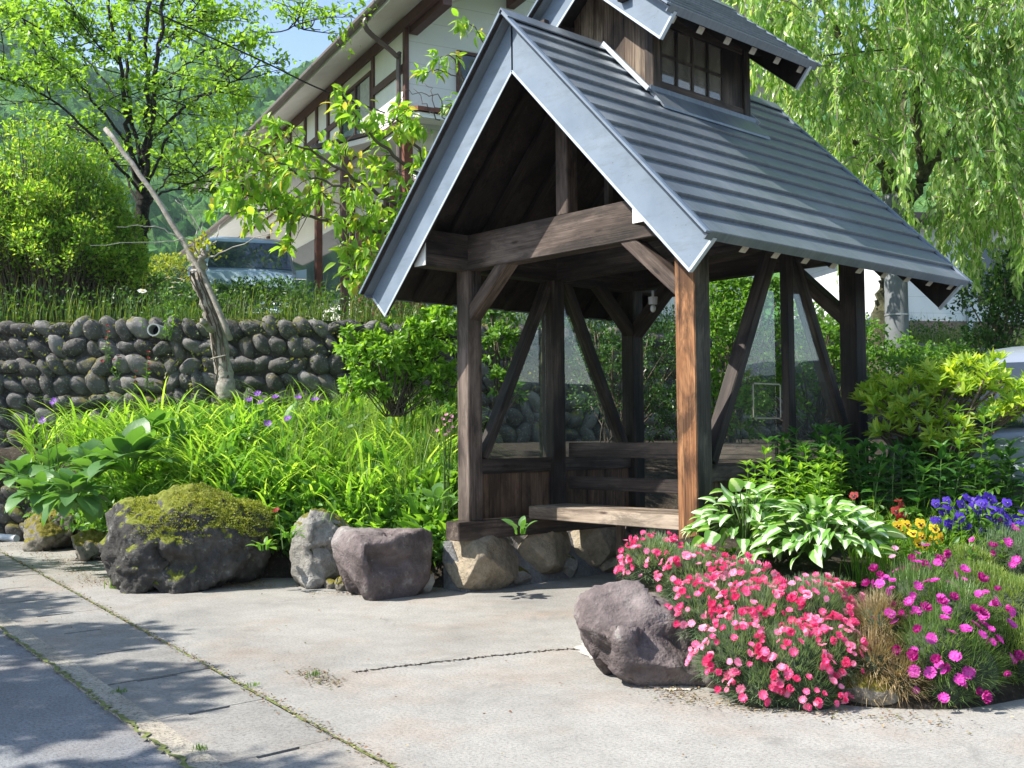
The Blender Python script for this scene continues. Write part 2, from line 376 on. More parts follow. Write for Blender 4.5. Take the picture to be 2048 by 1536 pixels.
# loose debris and tiny moss tufts along joints and at the foot of the boulders
def scatter_line(pts, n, w, seed):
    rr = np.random.default_rng(seed); P = smoothpath([V3(*p, 0) for p in pts], 20); i = rr.integers(0, len(P)-1, n); t = rr.random((n, 1))
    Q = P[i]*(1-t)+P[i+1]*t; Q[:, :2] += rr.normal(0, w, (n, 2)); return Q
mb = MB(); Q = np.vstack([scatter_line([(-8, L2(-8)), (0, L2(0)), (5, L2(5))], 1500, .025, 1), scatter_line([(-9, -1.5), (-5, -1.9), (-3, -2.25), (-2.2, -1.5), (-1.6, -1.2)], 2600, .12, 2),
    scatter_line([(2.0, -2.92), (2.5, -3.0)], 300, .06, 3), scatter_line([(-.9, -1.1), (-.2, -.6), (-.1, .2), (0, 2)], 500, .06, 4), scatter_line([(3.6, -1.3), (4.2, -1.75), (5.4, -1.2)], 900, .08, 5),
    np.c_[rng.uniform(-6, 6, 260), rng.uniform(-4, -.5, 260), np.zeros(260)]])
Q[:, 2] = .012; leaves(mb, Q, rvec(len(Q))*[1, 1, .25], rvec(len(Q))*.6+[0, 0, 1], rng.uniform(.008, .028, len(Q)), T_TWO)
tag(mb.build('litter', leafmat('dry_litter', [(.22, .13, .07), (.10, .06, .035), (.30, .22, .12), (.12, .12, .03)], .1)), kind='stuff')
mb = MB()
def tuft(c, n, r, L, w=.006):
    P = np.tile(V3(*c), (n, 1)); P[:, :2] += rng.normal(0, r*.35, (n, 2)); blades(mb, P, rng.uniform(0, 6.28, n), rng.uniform(.5, 1, n)*L, w, .1, rng.uniform(.7, 1.7, n), 4)
tuft(at(237, 1168, 10.6)*[1, 1, 0], 90, .12, .2, .012)
for px, py, L in ((628, 1352, .05), (505, 1372, .03), (238, 1385, .04), (400, 1500, .035)):
    tuft(on(px, py, 2, .01), 45, .06, L, .004)
tag(mb.build('pavement_weeds', leafmat('weed_green', [(.07, .16, .02), (.14, .24, .04)], .4)), kind='stuff')

# ================================================================= ROCKS
def rock(name, c, dim, seed, mat, cuts=6, rough=.10, rot=0, sub=5, sharp=.72, flat_bottom=True, parent=None):
    bm = bmesh.new(); bmesh.ops.create_icosphere(bm, subdivisions=sub, radius=1); rr = random.Random(seed)
    pl = []
    for i in range(cuts):
        n = Vector((rr.gauss(0, 1), rr.gauss(0, 1), rr.gauss(0, .8))).normalized(); pl.append((n, rr.uniform(sharp, .95)))
    o = Vector((rr.uniform(-50, 50),)*3)
    for v in bm.verts:
        p = v.co.copy()
        for n, d in pl:
            k = p.dot(n)-d
            if k > 0: p -= n*k*.92
        q = p+o; f = noise.fractal(q*1.3, 1.0, 2.0, 5)*rough+noise.fractal(q*5, 1.0, 2.0, 4)*rough*.28
        rd = noise.voronoi(q*2.2)[0][0]; f -= (.25-min(.25, rd))*rough*.5
        p += v.co.normalized()*f
        if flat_bottom and p.z < -.8: p.z = -.8+(p.z+.8)*.2
        v.co = Vector((p.x*dim[0], p.y*dim[1], p.z*dim[2]))
    me = bpy.data.meshes.new(name); bm.to_mesh(me); bm.free(); me.polygons.foreach_set('use_smooth', np.ones(len(me.polygons), bool))
    return obj(name, me, mat, parent, Matrix.Translation(Vector(c)) @ Matrix.Rotation(rot, 4, 'Z'))
M['rock_dark'] = stonemat('dark_mossy_stone', [(.03, .028, .026), (.075, .07, .064), (.15, .14, .125)], .62, 1.6, mossc=(.20, .22, .03))
M['rock_purple'] = stonemat('purple_grey_stone', [(.07, .056, .053), (.175, .14, .135), (.31, .275, .26)], 0, 1.5)
M['rock_moss'] = stonemat('yellow_mossy_stone', [(.10, .09, .07), (.2, .18, .14), (.3, .27, .22)], .85, 2.2, mossc=(.22, .19, .03))
M['rock_grey'] = stonemat('pale_grey_stone', [(.16, .15, .13), (.30, .28, .25), (.44, .42, .38)], .25, 2)
M['rock_tan'] = stonemat('tan_footing_stone', [(.15, .13, .10), (.33, .27, .19), (.46, .39, .29)], 0, 1.8)
YAWR = -YAW  # rotate so local x runs across the picture
def R2(x, y): return x*_r+y*V3(math.sin(YAW), math.cos(YAW), 0)
def hullrock(name, base, pts, seed, mat, rough=.05, sub=5, rnd=2, parent=None, chips=34):
    """pts: (right, away, up) corners relative to BASE; their hull, subdivided, rounded a little and roughened"""
    bm = bmesh.new(); rr = random.Random(seed)
    for p in pts: bm.verts.new(p)
    bmesh.ops.convex_hull(bm, input=bm.verts[:]); 
    for v in [v for v in bm.verts if not v.link_faces]: bm.verts.remove(v)
    bmesh.ops.triangulate(bm, faces=bm.faces[:])
    for i in range(sub-1):
        bmesh.ops.subdivide_edges(bm, edges=[e for e in bm.edges if e.calc_length() > .045], cuts=1, use_grid_fill=False); bmesh.ops.triangulate(bm, faces=[f for f in bm.faces if len(f.verts) > 3])
    for i in range(rnd*2): bmesh.ops.smooth_vert(bm, verts=bm.verts[:], factor=.5, use_axis_x=True, use_axis_y=True, use_axis_z=True)
    bm.normal_update(); vl = bm.verts[:]; cuts = []
    for i in range(chips):                                    # chipped facets
        v0 = vl[rr.randrange(len(vl))]; n = (v0.normal+Vector((rr.gauss(0, .35), rr.gauss(0, .35), rr.gauss(0, .3)))).normalized(); cuts.append((v0.co.copy(), n, v0.co.dot(n)-rr.uniform(.012, .05), rr.uniform(.12, .34)))
    for c0_, n, d0, rad in cuts:
        for v in vl:
            if (v.co-c0_).length < rad:
                k = v.co.dot(n)-d0
                if k > 0: v.co -= n*k*.9
    bm.normal_update(); o = Vector((seed*3.1, seed*1.7, 4)); N0 = [v.normal.copy() for v in bm.verts]
    for v, n in zip(bm.verts, N0):
        q = v.co*2.2+o; f = noise.fractal(q, 1, 2, 6)*rough+noise.ridged_multi_fractal(q*1.6, 1, 2, 4, 1, 2)*rough*.35+noise.fractal(q*7, .8, 2, 4)*rough*.35
        v.co += n*f
    me = bpy.data.meshes.new(name); bm.to_mesh(me); bm.free(); me.polygons.foreach_set('use_smooth', np.ones(len(me.polygons), bool))
    return obj(name, me, mat, parent, Matrix.Translation(Vector(base)) @ Matrix.Rotation(YAWR, 4, 'Z'))
c = on(345, 1180, 2, 0)+FW*[1, 1, 0]*.22
big = hullrock('boulder', c, [(-.82, .1, .70), (-.66, -.05, .88), (-.25, .1, .97), (.35, .1, .95), (.62, 0, .82), (.82, .15, .62), (.80, -.05, .36), (.60, -.2, .12), (.2, -.42, .0), (-.40, -.42, -.05), (-.62, -.28, .2), (-.80, 0, .36), (-.42, -.46, .40), (-.46, -.36, .74), (.12, -.46, .52), (.5, -.28, .55), (-.1, -.30, .84), (.4, -.18, .84), (-.7, .7, .7), (.7, .8, .7), (-.7, .6, 0), (.7, .7, 0), (0, .9, .8)], 4, M['rock_dark'], .085, 6, 1); big.scale = (.93, 1, .97)
tag(big, 'big dark boulder with a thick cap of yellow-green moss', 'boulder')
G0 = lambda x, y, k=.1: on(x, y, 2, 0)+FW*[1, 1, 0]*k
tag(hullrock('boulder', G0(757, 1196, .12), [(-.46, .12, .50), (-.42, .25, .60), (-.16, -.26, .585), (.40, .20, .60), (.47, .25, .50), (.44, .05, .17), (.32, -.02, -.02), (-.02, -.28, -.02), (-.24, -.14, .10), (-.12, -.40, .40), (-.42, .5, .5), (.45, .5, .55), (-.4, .4, 0), (.4, .45, 0), (.24, -.10, .58)], 7, M['rock_purple'], .026, 6, 1, chips=9), 'angular purple-grey boulder with flat cut faces beside the stone footing', 'boulder')
tag(hullrock('boulder', G0(634, 1172, -.02), [(-.24, .0, .68), (-.05, -.06, .78), (.26, .05, .72), (.28, .1, .5), (.2, -.1, .1), (-.02, -.2, .0), (-.2, -.1, .1), (-.24, -.05, .4), (0, -.22, .42), (-.2, .4, .6), (.25, .4, .6), (-.2, .3, 0), (.25, .3, 0)], 9, M['rock_grey'], .05, 6, 1, chips=14), 'upright pale pitted stone with a little moss, wedged behind the purple boulder', 'boulder')
tag(hullrock('boulder', G0(545, 1142, .25), [(-.4, 0, .36), (.1, -.1, .46), (.35, 0, .33), (.3, -.15, 0), (-.3, -.2, 0), (0, -.22, .25), (-.4, .5, .4), (.35, .5, .4), (-.3, .4, 0), (.3, .4, 0)], 11, M['rock_dark'], .05, 5, 1, chips=12), 'low dark stone in shade between the mossy boulder and the pale pitted stone', 'boulder')
tag(hullrock('boulder', G0(85, 1102, .12), [(-.34, 0, .42), (.1, -.1, .50), (.35, 0, .4), (.3, -.15, -.02), (-.2, -.2, -.02), (0, -.22, .3), (-.3, .5, .4), (.35, .5, .4), (-.3, .4, 0), (.3, .4, 0)], 13, M['rock_moss'], .07, 5, 1), 'rough brown stone under the drooping broad leaves at the far end of the bed', 'boulder')
tag(hullrock('boulder', G0(170, 1122, .1), [(-.28, 0, .28), (.1, -.05, .36), (.29, 0, .3), (.25, -.12, -.02), (-.18, -.15, -.02), (0, -.2, .2), (-.25, .4, .3), (.27, .4, .3), (-.2, .3, 0), (.25, .3, 0)], 15, M['rock_moss'], .06, 5, 1), 'small stone furred with yellow moss next to the biggest boulder', 'boulder')
tag(hullrock('boulder', G0(1300, 1368, .18), [(-.45, .08, .30), (-.37, .12, .50), (.02, .05, .60), (.30, -.15, .30), (.42, -.22, -.02), (-.12, -.30, -.02), (-.20, -.34, .33), (-.34, -.06, .12), (.12, -.36, .18), (-.06, -.14, .54), (-.4, .5, .4), (.3, .5, .4), (-.3, .4, 0), (.3, .4, 0)], 21, M['rock_purple'], .03, 6, 1, chips=22), 'purple-brown rock with a grey lower flank below the pink carnations', 'boulder')
for (x, y, s, sd, lb) in ((628, 1170, .07, 1, 'small pale stone at the foot of the pitted stone'), (688, 1180, .09, 2, 'knobbly mossy stone under the purple boulder'), (660, 1176, .06, 3, 'brown pebble-sized stone half buried between the pitted stone and the purple boulder')):
    tag(rock('small_stone', on(x, y, 2, 0)+[0, 0, s*.5], (s*1.3, s, s), sd, M['rock_moss'], 5, .15, 0, 4), lb, 'stone')
# moss fur on the big boulder
me = big.data; nv = len(me.vertices); co = np.empty(nv*3); me.vertices.foreach_get('co', co); co = co.reshape(-1, 3); no = np.empty(nv*3); me.vertices.foreach_get('normal', no); no = no.reshape(-1, 3)
sel = np.array([i for i in range(nv) if no[i, 2] > .1 and co[i, 2] > .62+.16*noise.fractal(Vector(co[i]*2.6), 1, 2, 4)-(.2 if no[i, 2] > .6 else 0)]); k = rng.choice(sel, 24000)
P = co[k]+rng.normal(0, .012, (24000, 3))*[1, 1, .2]; Rz = np.array(Matrix.Rotation(YAWR, 3, 'Z')); P = (P*[.93, 1, .97])@Rz.T+c; Nn = no[k]@Rz.T
mb = MB(); leaves(mb, P-Nn*.004, Nn+rng.normal(0, .45, (24000, 3)), rvec(24000), rng.uniform(.010, .026, 24000), T_TWO)
mb.build('moss', leafmat('moss_fur', [(.16, .20, .02), (.27, .33, .04), (.38, .42, .07), (.22, .20, .05)], .3), big)

# ================================================================= RETAINING WALL
ZT = 3.30
wall_line = [V3(-17, -10, 0), V3(-11.6, -4.6, 0), V3(-8.93, -1.5, 0), V3(-6.94, .73, 0), V3(-5.85, 2.13, 0), V3(-5.1, 4.6, 0), V3(-4.6, 6.3, 0), V3(-3.7, 9.6, 0), V3(-2.45, 14.3, 0), V3(-1.8, 17.2, 0), V3(0, 24, 0), V3(3, 32, 0)]
WL = smoothpath(wall_line, 8); seg = np.r_[0, np.cumsum(np.linalg.norm(np.diff(WL, axis=0), axis=1))]
def wpt(s):
    p = np.array([np.interp(s, seg, WL[:, i]) for i in range(3)]); q = np.array([np.interp(s+.05, seg, WL[:, i]) for i in range(3)]); t = nrm(q-p); return p, t, V3(t[1], -t[0], 0)
wr = empty('retaining_wall', tuple(WL[0])); tag(wr, 'long mossy retaining wall of rounded river stones set in slanting rows', 'wall')
bk = MB(); S_ = np.arange(0, seg[-1]-.1, .4); rows = []
for s in S_:
    p, t, n = wpt(s); rows.append([p+n*(.14+.25*(1-zz/ZT))+V3(0, 0, zz) for zz in (-.1, 1.1, 2.2, ZT-.14)]+[p-n*.35+V3(0, 0, ZT-.12)])
G = np.array(rows); m_, k_ = G.shape[:2]; F = [(i*k_+j, (i+1)*k_+j, (i+1)*k_+j+1, i*k_+j+1) for i in range(m_-1) for j in range(k_-1)]
bk.add(G.reshape(-1, 3), [np.array(F)])
bk.build('mortar', stonemat('dark_wall_mortar', [(.03, .028, .022), (.07, .064, .05), (.12, .11, .085)], .5, 5, mossc=(.10, .10, .02)), wr)
def stone_protos(n, seed0, sub=3):
    out = []
    for i in range(n):
        bm = bmesh.new(); bmesh.ops.create_icosphere(bm, subdivisions=sub, radius=1); o = Vector((seed0+i*7.3, 2, 5))
        for v in bm.verts: v.co *= 1+.26*noise.fractal(v.co*.9+o, 1, 2, 3)+.05*noise.fractal(v.co*3+o, 1, 2, 3)
        me = bpy.data.meshes.new('t'); bm.to_mesh(me); bm.free(); V = np.empty(len(me.vertices)*3); me.vertices.foreach_get('co', V)
        out.append((V.reshape(-1, 3), [np.array([list(p.vertices) for p in me.polygons])])); bpy.data.meshes.remove(me)
    return out
SP = stone_protos(10, 1); st = MB(); rh = .268; nrow = 12
for r_ in range(nrow):
    z = ZT-.22-r_*rh; s = random.uniform(0, .3)+4
    while s < seg[-1]-4:
        p, t, n = wpt(s); D_ = depth(p)
        w = random.uniform(.15, .215); h = random.uniform(.10, .14); tilt = random.gauss(.75, .35) if random.random() < .85 else random.gauss(-.5, .4); big_ = 1
        if random.random() < .5 or p[0] > -9.5:
            V, Fs = random.choice(SP); A = np.diag([w*1.12, .17, h*1.0]); ct, sn = math.cos(tilt), math.sin(tilt); w *= random.choice((.8, 1, 1, 1.15)); h *= random.uniform(.85, 1.2); Ry = np.array([[ct, 0, sn], [0, 1, 0], [-sn, 0, ct]])
            B = np.stack([t, n, V3(0, 0, 1)], 1); out = random.uniform(.05, .13)+.25*(1-z/ZT)
            st.add((V@A.T@Ry.T)@B.T+p+n*out+V3(0, 0, z+random.uniform(-.03, .03)), Fs)
        s += 2*math.hypot(w*math.cos(tilt)*.80, h*math.sin(tilt))*random.uniform(.85, .98)
st.build('river_stones', None, wr, smooth=True)
def wallstone():
    t = NT('river_stones'); g = t.n('ShaderNodeNewGeometry'); v = t.coord('Object'); f = t.noise(v, 6, 7, .7); h = t.noise(v, 30, 4, .7)
    c = t.ramp(g.outputs['Random Per Island'], [(0, (.06, .057, .053)), (.35, (.12, .115, .108)), (.7, (.08, .073, .066)), (1, (.22, .21, .20))])
    c = t.mix(.7, c, t.ramp(f, [(.3, (.35,)*3), (.6, (1,)*3), (.75, (1.5,)*3)]), 'MULTIPLY')
    c = t.mix(t.ramp(h, [(.56, (0,)*3), (.68, (.8,)*3)]), c, (.34, .34, .32))
    ge = t.n('ShaderNodeSeparateXYZ'); t.l(g.outputs['Normal'], ge.inputs[0])
    mk = t.math('MULTIPLY', t.ramp(t.noise(v, 1.6, 5, .7), [(.52, (0,)*3), (.62, (1,)*3)]), t.ramp(ge.outputs['Z'], [(-.1, (0,)*3), (.5, (.9,)*3)]))
    c = t.mix(mk, c, t.ramp(h, [(.3, (.08, .07, .01)), (.7, (.20, .17, .03))]))
    return t.pbr(c, .85, 0, t.bump(t.math('ADD', f, h), .5, .02), .3)
[o for o in wr.children if o.name.startswith('river')][0].data.materials.append(wallstone())
# drain pipe in the wall
pp = at(312, 661, 15.35); _, tt, nn = wpt(seg[0]+0); i0 = int(np.argmin(np.linalg.norm(WL[:, :2]-pp[:2], axis=1))); _, tt, nn = wpt(seg[i0])
pipe = tubes([([pp-nn*.3, pp+nn*.12], [.088, .088])], 24); ann = np.linspace(0, 2*np.pi, 24, endpoint=False)
po = empty('drain_pipe', tuple(pp)); tag(po, 'round grey plastic drain pipe poking out of the stone wall', 'pipe')
e1 = MB(); 
def ring(mb, c, n, r0, r1, r, L):
    a = nrm(np.cross(n, V3(0, 0, 1))); b = np.cross(n, a); an = np.linspace(0, 2*np.pi, 28, endpoint=False); k = 28
    circ = lambda R, o: c+n*o+R*(np.cos(an)[:, None]*a+np.sin(an)[:, None]*b)
    V = np.vstack([circ(r1, -L), circ(r1, 0), circ(r0, 0), circ(r0, -L)]); F = [(q*k+i, q*k+(i+1) % k, (q+1)*k+(i+1) % k, (q+1)*k+i) for q in range(3) for i in range(k)]
    mb.add(V, [np.array(F)])
ring(e1, pp+nn*.12, nn, .072, .092, 0, .4); e1.build('pipe_wall', plain('grey_pvc', (.42, .43, .42), .45), po, smooth=False)
ib = MB(); a = nrm(np.cross(nn, V3(0, 0, 1))); b = np.cross(nn, a); ib.add(np.array([pp-nn*.1+.073*(math.cos(q)*a+math.sin(q)*b) for q in ann]), [np.array([list(range(24))])]); ib.build('pipe_bore', M['black'], po)

# ================================================================= TERRACE, BEDS
tl = [tuple(wpt(s)[0][:2]-wpt(s)[2][:2]*.15) for s in np.arange(0, seg[-1], 1.2)]
sheet('terrace_ground', tl+[(30, 60), (0, 180), (-200, 180), (-200, -40), (-60, -60), (-30, -25)], ZT-.06, M['grassg'], thick=.3)
def bedz(u, v):
    """height of the planting bed left of and behind the pavilion"""
    p = V3(u, v, 0); D = depth(p); f = np.clip((D-10.2)/5.2, 0, 1); return .55+.62*f
def ruled(name, A, B, zA, zB, mat, n=30, m=14, bump_=.05, par=None):
    A = smoothpath([V3(*a, 0) for a in A], 10); B = smoothpath([V3(*a, 0) for a in B], 10)
    ra = lambda C_, t: np.array([np.interp(t, np.linspace(0, 1, len(C_)), C_[:, i]) for i in range(3)]).T
    t = np.linspace(0, 1, n); a, b = ra(A, t), ra(B, t); V = []
    for j in range(m+1):
        s = j/m; q = a*(1-s)+b*s; q[:, 2] = zA+(zB-zA)*(1-(1-s)**2.2); 
        if j == 0: q[:, 2] = -.02
        for w in q: w[2] += bump_*noise.noise(Vector(w*2.1)) if j else 0
        V.append(q)
    V = np.array(V); F = [(j*n+i, j*n+i+1, (j+1)*n+i+1, (j+1)*n+i) for j in range(m) for i in range(n-1)]
    o = obj(name, mesh(name, V.reshape(-1, 3), [np.array(F)], True), mat); tag(o, kind='structure'); return o, V
bed1, B1 = ruled('planting_bed', [(-10.6, -1.0), (-6.3, -1.2), (-3.0, -1.25), (-1.75, -.5), (-.85, -.12), (-.16, .12), (-.12, 1.5), (-.12, 2.6), (.6, 2.75), (2.9, 2.8), (4.5, 5)],
    [(-11.4, -4.6), (-8.6, -1.4), (-6.7, .8), (-5.6, 2.2), (-4.9, 4.5), (-4.4, 6.2), (-3.5, 9.5), (-2.3, 14.2), (-1.5, 17), (.3, 23), (3, 31)], .52, 1.36, M['soil'], 60, 16)
bed2, B2 = ruled('flower_bed', [(2.45, -.55), (3.2, -1.15), (4.15, -1.45), (5.2, -1.0), (5.55, -.1), (6.3, 1.6)], [(2.95, .1), (2.98, .6), (3.1, 1.5), (3.2, 2.5), (3.6, 3.2), (5.2, 4.6)], .12, .72, M['soil'], 50, 14)
sheet('terrace_gravel', [(-7.2, 1.5), (-6.6, 4.2), (-5.6, 7), (-4.6, 11), (-12, 30), (-40, 30), (-45, 5), (-24, 2)], ZT-.03, plain('pale_gravel', (.36, .35, .32), .95, 0, .3, 30))
sheet('gravel_lot', [(4.6, 3.4), (16, 0), (30, 10), (20, 30), (2, 16)], .28, M['asphalt'], thick=.3)
from mathutils.bvhtree import BVHTree
def hfun(objs):
    ts = []
    for o in objs:
        me = o.data; ts.append(BVHTree.FromPolygons([v.co for v in me.vertices], [p.vertices for p in me.polygons]))
    def h(x, y, default=0):
        z = None
        for t in ts:
            r = t.ray_cast(Vector((x, y, 8)), Vector((0, 0, -1)))
            if r[0] is not None and (z is None or r[0].z > z): z = r[0].z
        return default if z is None else z
    return h
HB = hfun([bed1, bed2])
mbw = MB(); fr = np.concatenate([B1[1], B1[1]*.6+B1[2]*.4, B1[0]*.5+B1[1]*.5]); fr = fr[(fr[:, 0] > -10.5) & (fr[:, 0] < -.1) & (fr[:, 1] < .6)]
fr = np.concatenate([fr[i]+(fr[min(i+1, len(fr)-1)]-fr[i])*np.random.default_rng(i).random((9, 1)) if i+1 < len(fr) and np.linalg.norm(fr[i+1]-fr[i]) < 1 else fr[i:i+1] for i in range(len(fr))])
kk = 34; Q = np.repeat(fr, kk, 0); Q = Q+np.stack([rng.normal(0, .10, len(Q)), rng.normal(0, .10, len(Q)), rng.uniform(-.02, .24, len(Q))], -1); Q = Q[Q[:, 2] > .05]; nq = len(Q)
leaves(mbw, Q, rvec(nq)+[.2, -.2, .1], rvec(nq)+[0, 0, 1], rng.uniform(.04, .11, nq), T_OVAL)
tag(mbw.build('bed_edge_weeds', leafmat('edge_weeds', [(.06, .16, .03), (.11, .25, .04), (.17, .33, .05)], .4)), 'small leafy weeds spilling over the front edge of the left bed', kind='stuff')

# ================================================================= PAVILION  (u = X across the gable, v = Y along the ridge)
W, L, PW = 2.88, 2.54, .172
pv = empty('garden_pavilion', (1.44, 1.27, 0))
tag(pv, 'open timber garden pavilion with a steep blue-grey metal roof and a windowed dormer on top', 'pavilion')
z0, z1, zt = .665, 3.06, 3.40
h2 = PW/2
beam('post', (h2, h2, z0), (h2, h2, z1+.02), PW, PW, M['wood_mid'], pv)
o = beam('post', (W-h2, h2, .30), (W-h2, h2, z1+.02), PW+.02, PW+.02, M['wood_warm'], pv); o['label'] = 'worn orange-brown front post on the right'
o.data.materials.append(woodmat('grey_green_shaded_side', (.03, .027, .02), (.075, .065, .05), (.15, .13, .10)))  # side away from the sun: greyed timber, with its shade put into the colour
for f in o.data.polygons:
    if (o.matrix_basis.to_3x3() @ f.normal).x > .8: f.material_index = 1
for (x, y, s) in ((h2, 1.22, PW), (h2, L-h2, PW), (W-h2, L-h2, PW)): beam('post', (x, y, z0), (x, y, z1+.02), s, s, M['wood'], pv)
beam('mullion_post', (W-.055, 1.34, z0+.5), (W-.055, 1.34, z1), .075, .10, M['wood'], pv)
for x in (h2, W-h2): beam('sill_beam', (x+.012, -.15, .58), (x+.012, L+.12, .58), .2, .175, M['wood_mid'] if x < 1 else M['wood'], pv)
beam('sill_beam', (.19, L-h2, .585), (W-.19, L-h2, .585), .16, .165, M['wood'], pv)
# wall plates with white painted ends, tie beams
for x in (h2, W-h2):
    p_ = beam('wall_plate', (x, -.50, 3.23), (x, L+.60, 3.23), PW, .34, M['wood'], pv)
    for yy in (-.506, L+.606): beam('painted_end', (x, yy-.004, 3.232), (x, yy+.004, 3.232), PW-.004, .335, M['white'], p_, bev=.001)
beam('tie_beam', (PW-.02, .085, 3.232), (W-PW+.02, .085, 3.232), .165, .335, M['wood_mid'], pv)
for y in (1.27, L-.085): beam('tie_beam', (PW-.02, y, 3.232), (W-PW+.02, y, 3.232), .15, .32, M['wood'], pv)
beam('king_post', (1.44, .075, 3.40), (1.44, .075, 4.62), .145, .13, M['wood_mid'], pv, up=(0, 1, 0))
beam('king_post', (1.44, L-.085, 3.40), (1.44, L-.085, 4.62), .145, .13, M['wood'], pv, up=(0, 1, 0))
beam('stud', (1.62, .42, 3.38), (1.62, .42, 4.5), .06, .06, M['wood'], pv, up=(0, 1, 0))
for (a, b) in (((.10, .09, 2.60), (.68, .09, 3.11)), ((W-.10, .09, 2.56), (W-.74, .09, 3.11))): beam('brace', a, b, .115, .15, M['wood_mid'], pv, up=(0, 1, 0))
for (a, b) in (((.10, L-.09, 2.56), (.68, L-.09, 3.11)), ((W-.10, L-.09, 2.50), (W-.76, L-.09, 3.11))): beam('brace', a, b, .115, .16, M['wood'], pv, up=(0, 1, 0))
beam('brace', (.12, L-.16, 2.6), (.12, L-.7, 3.1), .10, .13, M['wood'], pv, up=(1, 0, 0))
# diagonal side braces: an A on each long side, thinner pairs with daylight between
for x, mt in ((.075, 'wood'), (W-.075, 'wood')):
    beam('side_brace', (x, .24, 1.26), (x, 1.17, 3.08), .085, .125, M[mt], pv, up=(1, 0, 0))
    beam('side_brace', (x, L-.20, 1.26), (x, 1.40, 3.08), .085, .125, M[mt], pv, up=(1, 0, 0))
# panels of vertical boards with a heavy rail on top
for x, nm in ((.085, 'l'), (W-.085, 'r')):
    r_ = MB(); y = .18
    while y < L-.2:
        w = random.uniform(.125, .15); w = min(w, L-.19-y)
        j = random.uniform(-.003, .003); r_.box((x-.014+j, y+.002, .672), (x+.014+j, y+w-.003, 1.12)); y += w
    o = r_.build('side_panel', None, pv); o.data.materials.append(M['wood_warm'] if False else M['plank'])
    beam('top_rail', (x, .172, 1.18), (x, L-.17, 1.18), .075, .145, M['wood'] if x < 1 else M['wood_mid'], pv)
g = .012
for x in (.06, W-.045):
    for (ya, yb, ym) in ((.30, 1.13, 1.13), (1.31 if x < 1 else 1.39, L-.27, 0)):
        if ym: poly = [(ya, 1.27), (yb, 1.27), (yb, 3.0), (yb-.02, 3.0)]
        else: poly = [(ya, 1.27), (yb, 1.27), (ya+.06, 3.0), (ya, 3.0)]
        gb = MB(); gb.add(*prism(poly, 0, x-.002, x+.002)); gb.build('glass_pane', M['glass'], pv)
# pale frame line of a notice holder on the right pane
nf = MB(); 
q0 = on(1506, 765, 0, W-.035); q1 = on(1563, 838, 0, W-.035)
for a, b in (((q0[1], q1[2]), (q1[1], q1[2]+.012)), ((q0[1], q0[2]-.012), (q1[1], q0[2])), ((q0[1], q1[2]), (q0[1]+.010, q0[2])), ((q1[1]-.010, q1[2]), (q1[1], q0[2]))):
    nf.box((W-.041, a[0], a[1]), (W-.035, b[0], b[1]))
nf.build('holder_frame', plain('clear_plastic_edge', (.30, .27, .20), .5), pv)
# built-in bench
bn = empty('bench', (1.44, 1.0, .66)); bn.parent = pv; bn.location = (0, -.27, .66)
def bpart(name, *a, **k):
    o = beam(name, *a, **k, parent=None); mw = o.matrix_basis.copy(); o.parent = bn; o.matrix_basis = Matrix.Translation((-1.44, -1.0, -.66)) @ mw; return o
bpart('seat_front', (.185, .785, .715), (W-.185, .785, .715), .06, .125, M['wood_grey'])
for i in range(3): bpart('seat_board', (.185, .90+i*.165, .757+i*.001), (W-.185, .90+i*.165, .757+i*.001), .155, .04, M['wood_grey'])
for z, hh in ((1.325, .15), (.99, .13)): bpart('backrest_rail', (.19, 1.345, z), (W-.185, 1.345, z), .045, hh, M['wood'])
for x in (.9, 2.3): bpart('bench_leg', (x, 1.32, .0), (x, 1.32, .74), .07, .07, M['wood'])
for z in (1.0,): bpart('backrest_stile', (1.9, 1.39, .6), (1.9, 1.39, 1.4), .07, .04, M['wood'])

